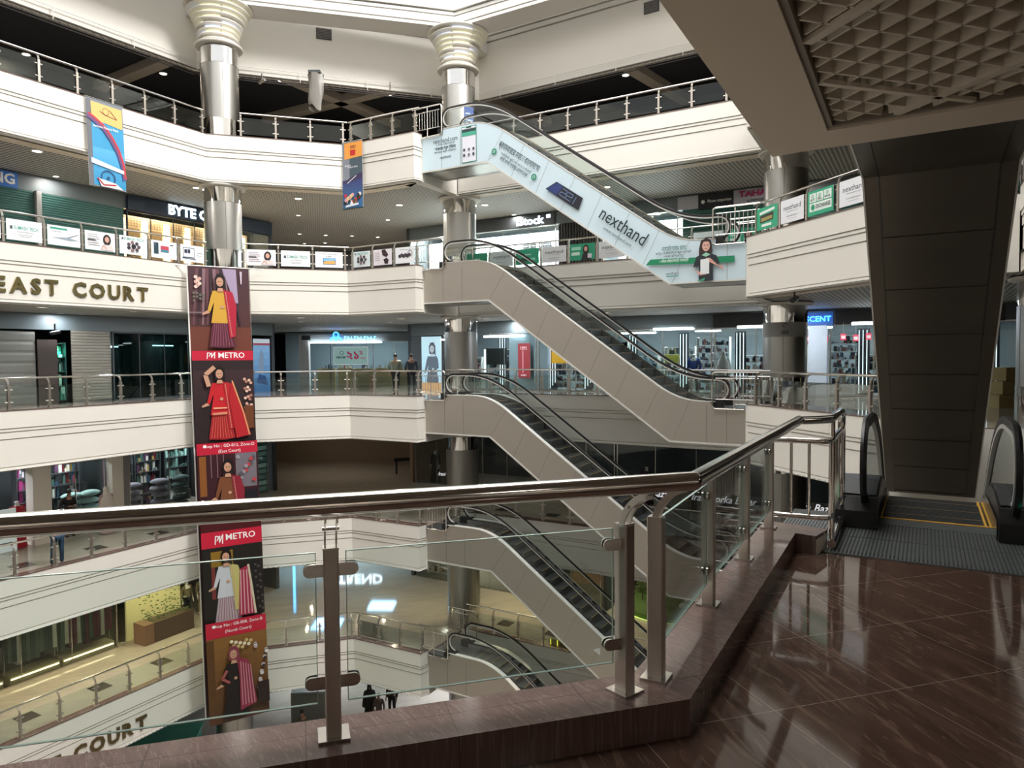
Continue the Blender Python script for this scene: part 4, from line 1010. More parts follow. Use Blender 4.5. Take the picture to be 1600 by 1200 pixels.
def ad_phone(a, w, h): a.rect(w*.10, w*.28, h*.22, h*.88, '#2c4450'); a.ring(w*.16, h*.78, .02, .012, '#7a8c98'); a.rect(w*.36, w*.68, h*.35, h*.72, '#c8485c'); a.rect(w*.38, w*.66, h*.36, h*.50, '#3c8ca0'); a.rect(w*.74, w*.86, h*.78, h*.84, '#2c3038')
def ad_lap2(a, w, h): a.rect(w*.10, w*.58, h*.22, h*.84, '#38485c'); a.rect(w*.12, w*.56, h*.28, h*.80, '#e4e8f0'); a.rect(w*.16, w*.28, h*.5, h*.72, '#2c3850'); a.rect(w*.30, w*.40, h*.5, h*.74, '#2c3850'); a.line([(w*.06, h*.2), (w*.64, h*.16)], .03, '#38485c'); a.bars(w*.78, h*.42, w*.24, .02, '#777777', 5); a.rect(w*.7, w*.92, h*.55, h*.58, '#8a8a90')
def ad_tab(a, w, h): a.bars(w*.5, h*.86, w*.6, .018, '#8a6c78', 9); a.rect(w*.28, w*.74, h*.18, h*.60, '#2c6ca8'); a.poly([(w*.30, h*.22), (w*.72, h*.22), (w*.72, h*.4), (w*.5, h*.5), (w*.3, h*.34)], '#e8b060'); a.poly([(w*.3, h*.40), (w*.72, h*.44), (w*.72, h*.57), (w*.3, h*.57)], '#88c4e8'); a.bars(w*.5, h*.70, w*.2, .03, '#555560', 3)
def ad_dark(a, w, h):
    for k in range(5): a.rect(w*.08, w*.34, h*(.78-.12*k), h*(.81-.12*k), '#8a7078')
    a.poly([(w*.45, h*.95), (w*.65, h*.98), (w*.82, h*.62), (w*.70, h*.48), (w*.5, h*.62)], '#3c2430'); a.poly([(w*.55, h*.35), (w*.72, h*.45), (w*.84, h*.3), (w*.78, h*.05), (w*.62, h*.08)], '#34202c')
def ad_row(a, w, h):
    a.bars(w*.52, h*.84, w*.56, .022, '#4c4450', 8)
    for k in range(6): a.disc(w*(.24+.10*k), h*(.45+.06*(k % 2)), .075, ['#2c2c34', '#4c444c'][k % 2]); 
    a.ring(w*.78, h*.6, .1, .02, '#4c4450')
def ad_nx(a, w, h): a.text('nexthand', w*.5, h*.64, .20, '#3c4850', .004, fitw=w*.74); a.rect(w*.25, w*.75, h*.46, h*.475, '#777777'); a.text('www.nexthand.com', w*.5, h*.28, .06, '#666666'); a.rect(w*.32, w*.68, h*.16, h*.17, '#999999')
def ad_green(a, w, h): a.rect(0, w, 0, h, TE); a.bars(w*.5, h*.62, w*.4, .05, '#d8f0e4', 4); a.rect(w*.2, w*.55, h*.2, h*.42, '#27433c'); a.rect(w*.6, w*.85, h*.25, h*.4, '#8fd8bc')
def ad_greenw(a, w, h):
    a.rect(0, w, 0, h, TE); a.rect(w*.06, w*.44, h*.62, h*.82, '#9fdcc4'); a.rect(w*.06, w*.40, h*.3, h*.5, '#c8ecdc'); a.disc(w*.64, h*.62, h*.20, '#2a1c1e', rz=h*.30); a.disc(w*.64, h*.66, h*.11, '#d8a898', rz=h*.15); a.poly([(w*.46, 0), (w*.84, 0), (w*.80, h*.38), (w*.52, h*.38)], '#26262c'); a.rect(w*.72, w*.88, h*.1, h*.36, '#dcdce4')
def ad_greenp(a, w, h): a.rect(0, w, 0, h, '#38ac84'); a.poly([(w*.14, h*.68), (w*.86, h*.78), (w*.86, h*.90), (w*.14, h*.80)], '#eefaf4'); a.poly([(w*.18, h*.30), (w*.80, h*.36), (w*.82, h*.70), (w*.18, h*.64)], '#3c3430'); a.poly([(w*.22, h*.36), (w*.76, h*.42), (w*.76, h*.56), (w*.22, h*.52)], '#a89c60'); a.rect(w*.25, w*.72, h*.12, h*.24, '#eefaf4')
def ad_exch(a, w, h):
    a.rect(0, w, 0, h, '#38ac84'); a.rect(w*.08, w*.94, h*.16, h*.50, '#eefaf4'); a.rect(w*.08, w*.34, h*.54, h*.90, '#eefaf4'); a.rect(w*.37, w*.62, h*.54, h*.90, '#eefaf4'); a.rect(w*.65, w*.94, h*.54, h*.90, '#eefaf4')
    a.disc(w*.22, h*.33, h*.12, '#2f9c78'); a.text('EXCHANGE', w*.62, h*.33, .15, '#2c3c44', .012, fitw=w*.56); a.text('BUY', w*.21, h*.63, .09, '#2c3c44', .01); a.text('SELL', w*.495, h*.63, .09, '#2c3c44', .01); a.text('REPAIR', w*.79, h*.63, .07, '#2c3c44', .01)
    for q in (.21, .495, .79): a.ring(w*q, h*.78, .03, .015, '#2f9c78')
def ad(P, Q, s, w, label, draw, bg='#eef1f6', l=3, hh=.64, gl=0):
    t = empty('advert_sheet', at_run(P, Q, s, .105, FL(l)+T+.10), heading(P, Q), label, 'advertisement', 'advert sheets on the railing of the second balcony')
    a = Art(eps=.0016); a.rect(0, w, 0, hh, bg); draw(a, w, hh); a.build('printed_face', t)
    MB().b2(0, w, .001, .006, 0, hh).build('sheet', WHITE, t); return t
wz = ZL-.05
zl_ = [(0, ad_lap2, 'white advert sheet with laptop picture, nearest the banner on the left wing railing'), (1, ad_phone, 'white advert sheet with dark phone and pink gadget, left wing railing'),
       (2, ad_watch, 'white advert sheet with ring of watches under teal lettering, left wing railing'), (3, ad_woman, 'white advert sheet with dark-haired woman, left wing railing'),
       (4, ad_laptop, 'white advert sheet with green bar above an open laptop, left wing railing'), (5, ad_plain, 'white advert sheet of teal lettering only, left wing railing, right of the frame edge'),
       (6, ad_nx, 'white advert sheet cut by the left photo edge, left wing railing')]
for k, f, lab in zl_: ad(Z0, A, wz-1.205*(k+1)+.08, 1.045, lab, f)
ad(A, B, 1.29+.10, 1.13, 'white advert sheet with woman holding a paper, right of the left column', ad_woman, '#efeaf2'); ad(A, B, 2.62+.10, 1.15, 'white advert sheet of teal lettering only, right of the left column', ad_plain); ad(A, B, 3.97+.10, 1.11, 'white advert sheet with tablet showing a landscape', ad_tab)
ad(B, C, .16+.09, .88, 'pale advert sheet with watch wreath and small teal lettering, left of escalator head', ad_watch, '#dfe8ec'); ad(B, C, 1.22+.09, .94, 'pink-white advert sheet with two dark devices, left of escalator head', ad_dark, '#eae4ec'); ad(B, C, 2.34+.09, .94, 'white advert sheet with row of dark watches, left of escalator head', ad_row)
gl_ = [(0, ad_green, TE, 'green advert sheet right behind the escalator head'), (1, ad_nx, '#dfe2e6', 'grey-white advert sheet, first from the left behind the escalators'), (2, ad_green, TE, 'green advert sheet with dark box left of the one showing a woman'),
       (3, ad_nx, '#dfe2e6', 'grey-white advert sheet between two green ones behind the escalators'), (4, ad_greenw, TE, 'green advert sheet with woman, behind the escalators at centre'), (5, ad_nx, '#dfe2e6', 'grey-white advert sheet partly covered by the advert-wrapped escalator'),
       (8, ad_nx, '#dfe2e6', 'grey-white advert sheet behind the foot of the topmost escalator'), (9, ad_greenw, TE, 'green advert sheet with woman, just above the woman on the escalator wrap')]
for k, f, c, lab in gl_: ad(G, E2, .30+1.235*k+.08, 1.07, lab, f, c)
for k, f, c, lab in [(0, ad_greenp, '#38ac84', 'green advert sheet with dark phone picture beside the right guard rail'), (1, ad_nx, '#f0f2f8', 'white advert sheet left of the green exchange sheet, right balcony'), (2, ad_exch, '#38ac84', 'green advert sheet reading exchange in white boxes, right balcony'), (3, ad_nx, '#f0f2f8', 'white advert sheet cut off by the dark overhead escalator, right balcony')]:
    s0 = [.31, 1.46, 2.62, 3.84][k]; ad(E1, F1, s0+.08, 1.0, lab, f, c, hh=.66)

# ---- printed wrap on the topmost escalator
t = ESC[4]
a = Art(eps=.0022)
bgc = '#cfe3ee'
ss = sorted(set(srange(0.01, EL-.01, 60)+[3.06, 10.12, 1.02, 1.021, EL-.95, EL-.951]))
def ztop(s): return (z_deck(s)-.03) if 1.02 < s < EL-.95 else (-.04 if s < 2 else -5.24)
vs = []
for s in ss: vs += [(s, -.002, z_bot(s)+.05), (s, -.002, ztop(s))]
a.mb.add(vs, [(2*i, 2*i+2, 2*i+3, 2*i+1) for i in range(len(ss)-1)], 0, srgb(bgc)); a.k = 2
IA = -atan2(.709, 1)
GD = '#3c4c54'
a.text('nexthand.com', 1.14, -.25, .26, GD, .004, fitw=1.15); a.text('৭ দিনের রিপ্লেসমেন্ট', 1.14, -.40, .10, GD); a.text('আপনার নতুন ঠিকানা', 1.14, -.55, .17, GD, .016, fitw=1.0); a.text('কেনাবেচা করুন নিশ্চিন্তে', 1.14, -.68, .10, GD); a.text('nexthand', 1.14, -.90, .16, GD, .002, fitw=.5)
a.rect(1.92, 2.60, -1.27, .10, '#2c8c74'); a.rect(1.945, 2.575, -1.24, .07, '#e6e6f2'); a.rect(1.945, 2.575, -.12, .0, '#2c4a4c'); a.rect(1.945, 2.575, -.27, -.12, '#4fae94'); a.rect(2.14, 2.38, .03, .07, '#1c2c2c')
for i, (x, z) in enumerate([(2.04, -.78), (2.26, -.78), (2.47, -.78), (2.04, -.98), (2.26, -.98), (2.47, -.98)]): a.rect(x-.045, x+.045, z-.05, z+.05, ['#3c4454', '#6c7480', '#3c4454'][i % 3])
a.text('প্রথমবারের মতো বাংলাদেশে', 4.46, -1.36, .30, GD, .010, ang=IA, fitw=2.10); a.text('সার্টিফাইড প্রি-ওনড ফোন ও গ্যাজেট', 4.33, -1.60, .13, GD, 0, ang=IA, fitw=1.55); a.text('বায়িং সেলিং অ্যান্ড এক্সচেঞ্জ', 4.23, -1.72, .18, GD, .012, ang=IA, fitw=1.4)
for x, z in ((3.40, -1.04), (5.09, -2.21)): a.disc(x, z, .115, '#2f8c74'); a.ring(x, z, .035, .02, '#cfe8e0')
def rot(pts, cx, cz, ang): ca, sa = cos(ang), sin(ang); return [(cx+x*ca-z*sa, cz+x*sa+z*ca) for x, z in pts]
a.poly(rot([(-.78, -.20), (-.52, .22), (.72, .24), (.80, -.20)], 6.32, -2.98, IA), '#20242e'); a.poly(rot([(-.74, -.18), (-.48, .20), (-.20, .20), (-.26, -.18)], 6.32, -2.98, IA), '#2e3f78')
for x, zz in ((-.05, .03), (.22, .03)): a.line(rot([(x-.12, zz+.11), (x+.12, zz+.11), (x+.12, zz-.0), (x-.12, zz-.02), (x-.12, zz-.13), (x+.13, zz-.13)], 6.32, -2.98, IA), .03, '#6a7ea8')
a.line(rot([(.48, .14), (.48, -.13)], 6.32, -2.98, IA), .03, '#6a7ea8')
a.text('nexthand', 8.53, -4.33, .64, '#2c3a40', .004, ang=IA, fitw=1.95); a.text('www.nexthand.com', 8.33, -4.66, .17, GD, 0, ang=IA, fitw=1.22)
a.text('নেক্সটহ্যান্ড থেকে', 10.30, -5.22, .20, '#2c6a58', .012, fitw=.85); a.text('কিনুন অরিজিনাল প্রোডাক্ট', 10.28, -5.36, .10, GD); a.text('সহজ কিস্তিতে', 10.28, -5.47, .10, GD)
a.poly([(9.34, -5.70), (12.25, -5.80), (12.25, -5.60), (9.50, -5.52)], '#1f8a62'); a.text('৭ দিনের রিপ্লেসমেন্ট ওয়ারেন্টি', 10.30, -5.62, .12, '#f0fff8', .01, fitw=1.0)
a.text('nexthand', 10.25, -6.03, .14, GD, .002, fitw=.42); a.rect(10.05, 10.46, -6.13, -6.10, '#2f8c74')
# woman in dark polo holding a box
X, Z_ = 11.36, -6.33
a.poly([(X-.24, Z_+.62), (X-.23, Z_+1.02), (X-.17, Z_+1.28), (X, Z_+1.36), (X+.16, Z_+1.27), (X+.20, Z_+.95), (X+.17, Z_+.80), (X-.08, Z_+.80)], '#3a2a2c')
a.poly([(X-.24, Z_), (X+.22, Z_), (X+.21, Z_+.50), (X+.44, Z_+.52), (X+.33, Z_+.78), (X+.11, Z_+.87), (X-.11, Z_+.86), (X-.31, Z_+.78), (X-.42, Z_+.46), (X-.23, Z_+.46)], '#2c3038')
a.poly([(X-.50, Z_+.44), (X-.40, Z_+.40), (X-.20, Z_+.18), (X+.02, Z_+.20), (X-.0, Z_+.28), (X-.30, Z_+.32)], '#d8a496'); a.poly([(X+.50, Z_+.48), (X+.40, Z_+.42), (X+.05, Z_+.62), (X-.02, Z_+.72), (X+.12, Z_+.72), (X+.56, Z_+.30)], '#d8a496')
a.poly([(X-.18, Z_+.22), (X+.10, Z_+.22), (X+.10, Z_+.70), (X-.18, Z_+.68)], '#e8ecf0'); a.poly([(X-.14, Z_+.82), (X, Z_+.90), (X+.14, Z_+.82), (X, Z_+.76)], '#9cd0b8'); a.disc(X-.0, Z_+1.10, .125, '#e0b0a2', rz=.17)
a.poly([(X-.16, Z_+1.12), (X-.12, Z_+1.30), (X+.1, Z_+1.32), (X+.17, Z_+1.08), (X+.08, Z_+1.24), (X-.08, Z_+1.24)], '#3a2a2c'); a.poly([(X-.05, Z_+1.02), (X+.05, Z_+1.02), (X, Z_+1.0)], '#b04850'); a.many([[(X-.07, Z_+1.14), (X-.03, Z_+1.14), (X-.03, Z_+1.12), (X-.07, Z_+1.12)], [(X+.03, Z_+1.14), (X+.07, Z_+1.14), (X+.07, Z_+1.12), (X+.03, Z_+1.12)]], '#2a1a1a')
a.poly([(X-.30, Z_), (X-.02, Z_+.1), (X-.06, Z_+.0)], '#3ca07c')
ap = a.build('printed_wrap', t); ap['label'] = 'pale blue printed advert wrap with dark lettering and a woman holding a box'
# white arrow on the fourth escalator
a = Art(); a.poly([(7.35, -3.55-.0), (7.62, -3.40), (7.60, -3.70)], '#d8d8d4'); a.build('arrow_sticker', ESC[1], loc=(0, -.004, 0))

# ---- raised letters
def letters(word, P, h, z, size, mtl, label, name='wall_lettering', ext=.05, align='L', bold=.03, gap=1.0, glow=False, y=-.03):
    t = empty(name, (P[0], P[1], z), h, label, 'sign lettering')
    x = 0; adv = []
    for ch in word:
        if ch == ' ': x += size*.42*gap; adv.append(None); continue
        vs, fs = text_geo(ch, size, bold, 'LEFT', ext/2); x0 = min(v[0] for v in vs); x1 = max(v[0] for v in vs)
        adv.append((x-x0, vs, fs)); x += (x1-x0)+size*.13*gap
    tot = x; off = {'L': 0, 'R': -tot, 'C': -tot/2}[align]
    for a_ in adv:
        if not a_: continue
        dx, vs, fs = a_; MB().add([(v[0]+dx+off, y-v[2], v[1]) for v in vs], fs).build('letter', mtl, t)
    return t
hZ = heading(Z0, A)
def onA(tdist, yin): return at_run(Z0, A, ZL-tdist, yin, 0)
letters('EAST COURT', onA(2.50, .06), hZ, FL(3)+T-1.33, .66, GOLD, 'brass letters spelling EAST COURT on the left wing of the second balcony', align='R', bold=.035, gap=1.25)
letters('EAST COURT', onA(3.02, .06), hZ, FL(0)+T-1.33, .66, GOLDL, 'dark letters ending in COURT on the lowest left balcony at the bottom left', align='R', bold=.035, gap=1.1)
# ------------------------------------------------------------ ceiling downlights (each one a real lamp)
DL = [((-15.82, 24.28), 1, 'far left of the left wing'), ((-12.82, 29.6), 1, 'just left of the left column'), ((-9.31, 31.76), 1, 'just right of the left column'), ((-5.11, 33.26), 1, 'over the short slanted bay'),
      ((-1.19, 33.4), 1, 'beside the centre column'), ((4.0, 30.08), 1, 'behind the stacked escalators'), ((10.9, 27.6), 1, 'behind the right column'), ((-10.4, 35.44), 0, 'left one before the corridor'), ((-6.25, 36.78), 0, 'right one before the corridor'),
      ((.16, 35.72), 0, 'by the right-hand shopfronts'), ((-14.0, 26.64), 0, 'on the left wing near the railing'), ((-17.3, 27.6), 0, 'on the left wing near the shops'), ((-11.9, 40.71), 0, 'corridor, first of the front row'), ((-10.55, 41.21), 0, 'corridor, second of the front row'),
      ((-9.12, 41.5), 0, 'corridor, third of the front row'), ((-7.74, 42.01), 0, 'corridor, fourth of the front row'), ((-12.6, 44.11), 0, 'corridor, left of the back row'), ((-11.3, 43.95), 0, 'corridor, right of the back row')]
RINGW = {b: MB().lathe([(rr, 0), (rr+.03, -.012), (rr+.045, 0), (rr+.045, .03)], n=20, cap=False).mesh('downlight_rim', WHITE, True) for b, rr in ((1, .135), (0, .085))}
DISC = {b: MB().lathe([(.001, 0.004), (rr, .004)], n=20, cap=False).mesh('downlight_lens', LAMPM) for b, rr in ((1, .135), (0, .085))}
ORD = {4: 'topmost', 3: 'second', 2: 'third', 1: 'fourth', 0: 'lowest'}
LEVL = {4: (26, (1, .86, .66)), 3: (78, (1, .95, .88)), 2: (110, (.88, .95, 1)), 1: (16, (1, .86, .7)), 0: (44, (1, .84, .60))}
dl_light = {}
for l in (4, 3, 2, 1, 0):
    for (x, y), big, where in DL:
        if l == 4 and not big: continue
        if l in (2,) and y > 40.0: continue
        z = FL(l)+3.482+.02 if l < 4 else 14.24
        if l == 4: x, y = {-15.82: (-19.8, 29.9), -12.82: (-15.2, 32.0), -9.31: (-10.3, 32.9), -5.11: (-5.7, 34.7), -1.19: (-.4, 36.1), 4.0: (5.2, 32.6), 10.9: (11.8, 29.5)}[x]
        t = empty('downlight', (x, y, z-.012), 0, '%s round downlight over the %s walkway, %s' % ('large' if big else 'small', ORD[l], where), 'ceiling light', 'downlights in the walkway ceilings')
        inst(RINGW[big], 'rim', t); inst(DISC[big], 'lens', t)
        en, c = LEVL[l]
        k = (l, big)
        if k not in dl_light:
            d = bpy.data.lights.new('downlight_beam', 'AREA'); d.shape = 'DISK'; d.size = .24 if big else .15; d.energy = en if big else en*.45; d.color = c; dl_light[k] = d
        lo = bpy.data.objects.new('downlight_beam', dl_light[k]); col.objects.link(lo); lo.parent = t; lo.location = (0, 0, -.03)
# unseen lights added as ambient fill over our own landing
for i, p in enumerate(((-3.5, -2.0), (3.0, -1.5), (8.5, 1.5), (13, 8))): lamp('rear_ceiling_panel', 'AREA', (p[0], p[1], 3.45), 12, (1, .9, .78), .6, .6)

# ------------------------------------------------------------ shopfront kit
def rootw(nm, side, s, y, z, label, cat, group=None):
    f = wl if side == 'L' else wr_; h = HL if side == 'L' else HR; c = f(s, y); return empty(nm, (c[0], c[1], z), h, label, cat, group)
SHG = mat('green_shutter', (0.045, 0.13, 0.115), .45, .3); SHT = mat('taupe_shutter', (0.30, 0.27, 0.23), .5, .2); SHB = mat('plain_taupe_shutter', (0.17, 0.165, 0.145), .55)
def shutter(side, l, s0, s1, mtl, label, zt=2.88, pitch=.09):
    t = rootw('roller_shutter', side, s0, .02, FL(l), label, 'shutter'); w = s1-s0; pts = []
    n = int(zt/pitch); prof = []
    for k in range(n): z = k*pitch; prof += [(0, z+.004), (-.022, z+pitch*.25), (-.022, z+pitch*.75), (0, z+pitch-.004)]
    mb = MB(); vs = []; 
    for y, z in prof: vs += [(0, y, z), (w, y, z)]
    mb.add(vs, [(2*i, 2*i+1, 2*i+3, 2*i+2) for i in range(len(prof)-1)]); mb.build('slats', mtl, t)
    MB().b2(0, w, -.03, .02, 0, .09).build('bottom_rail', STEEL, t); return t
def frontglass(side, l, s0, s1, label, n=4, glass=None, z1=2.88, fr=STEEL):
    t = rootw('shop_glazing', side, s0, 0, FL(l), label, 'shop window'); w = s1-s0
    mb = MB().b2(0, w, -.03, .03, .0, .06).b2(0, w, -.03, .03, z1-.05, z1).b2(0, .05, -.03, .03, 0, z1).b2(w-.05, w, -.03, .03, 0, z1)
    for k in range(1, n): mb.b2(w*k/n-.014, w*k/n+.014, -.02, .02, 0, z1)
    mb.build('frame', fr, t)
    for k in range(n): MB().b2(w*k/n+.02, w*(k+1)/n-.02, -.004, .004, .06, z1-.05).build('glass_pane', glass or GLASSD, t)
    return t
def board(side, l, s0, s1, z0, z1, mtl, label, y=-.02, d=.06, name='sign_board'):
    t = rootw(name, side, s0, y, FL(l)+z0, label, 'sign'); MB().b2(0, s1-s0, -d, 0, 0, z1-z0).build('board', mtl, t); return t
def tube(side, l, s0, s1, z, y, label, mtl=None, th=.05):
    t = rootw('tube_light', side, s0, y, FL(l)+z, label, 'tube light', 'tube lights over the shopfronts'); MB().b2(0, s1-s0, -th/2, th/2, -th/2, th/2).build('tube', mtl or TUBEM, t); MB().b2(0, s1-s0, -.03, .03, th/2, th/2+.03).build('holder', WHITE, t); return t
def fill_panel_light(side, l, s, y, w, d, en, label, c=(.9, .96, 1), z=3.40, est=6):  # glowing slab plus area light added inside a shop to brighten it
    t = rootw('light_panel', side, s, y, FL(l)+z, label, 'ceiling light', 'ceiling light panels inside the shops')
    m = mat('panel_%g_%g' % (est, c[2]), (1, 1, 1), .5, emit=c, estr=est); MB().b2(-w/2, w/2, -d/2, d/2, 0, .04).build('diffuser', m, t)
    d_ = bpy.data.lights.new('panel_beam', 'AREA'); d_.shape = 'RECTANGLE'; d_.size = w; d_.size_y = d; d_.energy = en; d_.color = c
    lo = bpy.data.objects.new('panel_beam', d_); col.objects.link(lo); lo.parent = t; lo.location = (0, 0, -.03)
def goods(w, h, d, n, cols, seed, kind='mix'):
    rnd = random.Random(seed); mb = MB()
    for k in range(n):
        x = rnd.uniform(.04, w-.10); bw = rnd.uniform(.05, .16); bh_ = rnd.uniform(.05, h); mb.box((min(w-bw/2, x+bw/2), rnd.uniform(.06, d-.06), bh_/2+.002), (bw, .10, bh_), 0, rz=rnd.uniform(-.2, .2), col_=srgb(rnd.choice(cols)))
    return mb
def shelf(side, l, s, y, w, h, levels, label, cols, seed, fmat=None, d=.38, n=9, back=None):
    t = rootw('display_shelf', side, s, y, FL(l), label, 'shelf', 'display shelves in the shops')
    mb = MB().b2(0, .03, 0, d, 0, h).b2(w-.03, w, 0, d, 0, h)
    for k in range(levels+1): z = .12+(h-.16)*k/levels; mb.b2(.03, w-.03, 0, d, z-.012, z+.012)
    mb.build('frame', fmat or WHITE, t)
    if back: MB().b2(0, w, d, d+.02, 0, h).build('back_panel', back, t)
    for k in range(levels):
        z = .12+(h-.16)*k/levels+.014; o = goods(w-.08, (h-.16)/levels*.92, d, n, cols, seed*31+k).build('shelf_goods', PRINT, t, loc=(.04, 0, z)); o['kind'] = 'stuff'
    return t
def sign_text(t, body, x, z, size, mtl, bold=.02, ext=.02, y=-.10, align='LEFT', fitw=None):
    vs, fs = text_geo(body, size, bold, align, ext/2)
    if fitw: w = max(v[0] for v in vs)-min(v[0] for v in vs); vs = [(v[0]*fitw/w, v[1], v[2]) for v in vs]
    return MB().add([(v[0]+x, y-v[2], v[1]+z) for v in vs], fs).build('sign_letters', mtl, t)
def poster(side, l, s0, s1, z0, z1, y, label, draw, glow=0, bg='#ffffff', cat='poster', name='poster_panel'):
    t = rootw(name, side, s0, y, FL(l)+z0, label, cat); a = Art(eps=.002); a.rect(0, s1-s0, 0, z1-z0, bg); draw(a, s1-s0, z1-z0); a.build('printed_face', t, glow=glow)
    MB().b2(0, s1-s0, .001, .03, 0, z1-z0).build('backing_board', WHITE, t); return t
NEONW = mat('neon_white', (1, 1, 1), .5, emit=(.72, .90, 1.0), estr=2.4); NEONB = mat('neon_blue', (.1, .3, 1), .5, emit=(.03, .28, 1.0), estr=5); NEONY = mat('neon_yellow', (1, .9, .1), .5, emit=(1, .85, .08), estr=.8)
NAVY = mat('navy_board', (.014, .026, .05), .4); MAG = mat('magenta_letter', (.42, .02, .12), .4); BLUEB = mat('blue_board', (.02, .09, .26), .5, emit=(.02, .09, .3), estr=.3); SILV = mat('silver_board', (.42, .42, .46), .4)
JEWEL = ['#3c4450', '#e8e8f0', '#b8bcc4', '#20242c', '#8a4c50', '#d8c8a8', '#506c80']
CLOTH = ['#2c3038', '#8c2c38', '#d8d4cc', '#4c6c64', '#c8a45c', '#5c3c58', '#e8e0d8', '#31506c']
TEAL = ['#9cc4bc', '#88b4ac', '#c8dcd4', '#e8ece8', '#4c6c68']

# ======== second storey from the top (l = 3), left wing
shutter('L', 3, -2.0, 2.60, SHG, 'dark green roller shutter at the left edge under the blue sign'); shutter('L', 3, 2.78, 6.10, SHG, 'dark green roller shutter left of the brightly lit warm shop')
board('L', 3, 2.60, 2.78, 0, 2.9, mat('grey_pilaster', (.35, .35, .34), .5), 'pale grey pilaster between the two green shutters', 0, .16, 'pilaster')
t = board('L', 3, -.6, 2.0, 2.86, 3.42, BLUEB, 'blue shop sign with white letters ending in NG at the far left'); sign_text(t, 'NG', 2.50, .28, .52, WHITE, .03, align='RIGHT')
t = board('L', 3, 6.22, 13.95, 2.84, 3.42, NAVY, 'navy shop sign with glowing white letters, partly behind the left column', d=.14)
sign_text(t, 'BYTE CITY', 1.83, .29, .60, NEONW, .035, y=-.17, fitw=2.95)
frontglass('L', 3, 6.22, 13.9, 'shop glazing with warm interior under the glowing navy sign', 7, GLASS, 2.84, NAVY)
t = rootw('display_wall', 'L', 6.5, 1.4, FL(3), 'warm lit display wall with oak boards and bright uprights', 'display wall')
mb = MB().b2(0, 7.2, .0, .1, 0, 2.9); mb.build('back_panel', mat('cream_backboard', (.80, .66, .46), .5), t)
for k in range(7): MB().b2(.35+1.08*k-.12, .35+1.08*k+.12, -.14, -.02, .05, 2.75).build('lit_upright', WARMM, t)
for k in range(6):
    for z0, z1 in ((.15, .75), (.95, 1.55), (1.85, 2.35)): MB().b2(.62+1.08*k, 1.18+1.08*k, -.10, -.01, z0, z1).build('oak_board', WOOD, t)
mb = MB()
for k in range(50): mb.b2(.05+.14*k, .07+.14*k, -.12, -.10, 2.42, 2.78)
for k in range(4): mb.b2(0, 7.1, -.12, -.10, 2.44+k*.11, 2.46+k*.11)
mb.build('lattice', WOOD, t)
fill_panel_light('L', 3, 8.2, .8, 2.2, .5, 60, 'warm light panel inside the shop left of the left column', (1, .82, .58), est=4); fill_panel_light('L', 3, 12.0, .8, 2.2, .5, 60, 'warm light panel inside the shop behind the left column', (1, .82, .58), est=4)
# right wing of the same storey: very bright phone shop, slatted wall, signs
frontglass('R', 3, 0.1, 9.0, 'very bright glazed phone shopfront behind the escalator head', 6, GLASS)
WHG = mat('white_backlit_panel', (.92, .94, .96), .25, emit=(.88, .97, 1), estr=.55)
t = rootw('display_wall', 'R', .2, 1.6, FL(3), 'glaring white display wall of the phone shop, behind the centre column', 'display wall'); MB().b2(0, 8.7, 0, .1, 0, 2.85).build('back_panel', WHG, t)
mb = MB()
for x0 in (6.1, 7.0):
    for i in range(7):
        for j in range(3): mb.b2(x0+i*.11, x0+i*.11+.085, -.03, 0, 1.95+j*.14, 2.06+j*.14)
mb.build('black_key_grid', BLACKP, t)
for k in range(4): MB().b2(.6+2.1*k, 1.9+2.1*k, -.04, 0, .5, 1.5).build('lit_niche', mat('niche_glow', (1, 1, 1), .5, emit=(.85, .95, 1), estr=3.5), t)
for s in (1.2, 3.6, 6.0, 8.2): fill_panel_light('R', 3, s, .8, 1.8, .7, 420, 'glaring ceiling panel in the phone shop, %s' % {1.2: 'left of the centre column', 3.6: 'behind the centre column', 6.0: 'under the glowing white lettering', 8.2: 'next to the slatted wall'}[s], (.93, .97, 1), est=22)
t = board('R', 3, 4.4, 8.95, 2.86, 3.42, mat('charcoal_board', (.045, .05, .055), .4), 'charcoal shop sign with glowing white lettering right of the centre column'); sign_text(t, 'iStock', 2.45, .27, .52, NEONW, .03, fitw=1.55); MB().b2(4.12, 4.34, -.09, -.07, .34, .50).build('sign_square', NEONW, t)
t = rootw('slatted_wall', 'R', 9.1, .0, FL(3), 'wall of dark vertical slats right of the phone shop', 'slatted wall'); MB().b2(0, 2.3, .12, .16, 0, 2.88).build('back_panel', mat('slat_back', (.62, .58, .52), .5), t)
for k in range(15): MB().b2(.03+.15*k, .09+.15*k, -.02, .10, 0, 2.86).build('slat', BLACKP, t)
frontglass('R', 3, 11.5, 15.0, 'bright glazed shop right of the slatted wall, seen through escalator glass', 3, GLASS)
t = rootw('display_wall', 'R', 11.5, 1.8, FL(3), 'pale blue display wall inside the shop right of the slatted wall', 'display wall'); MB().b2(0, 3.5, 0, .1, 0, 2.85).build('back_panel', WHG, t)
for s in (12.4, 14.2): fill_panel_light('R', 3, s, .9, 1.4, .8, 300, 'bright ceiling panel right of the slatted wall, %s' % ('left' if s < 13 else 'right'), (.8, .93, 1), est=16)
t = board('R', 3, 15.0, 15.9, 2.86, 3.42, SILV, 'plain silver sign board left of the black sign'); 
t = board('R', 3, 15.92, 17.40, 2.80, 3.44, BLACKP, 'black shop sign with thin white script lettering'); sign_text(t, 'Phone emporium', .40, .30, .19, WHITE, .004, fitw=1.0); MB().lathe([(.001, 0), (.08, 0), (.08, .01), (.001, .01)], n=16).build('sign_mark', WHITE, t, (.2, -.07, .30)).rotation_euler = (R(90), 0, 0)
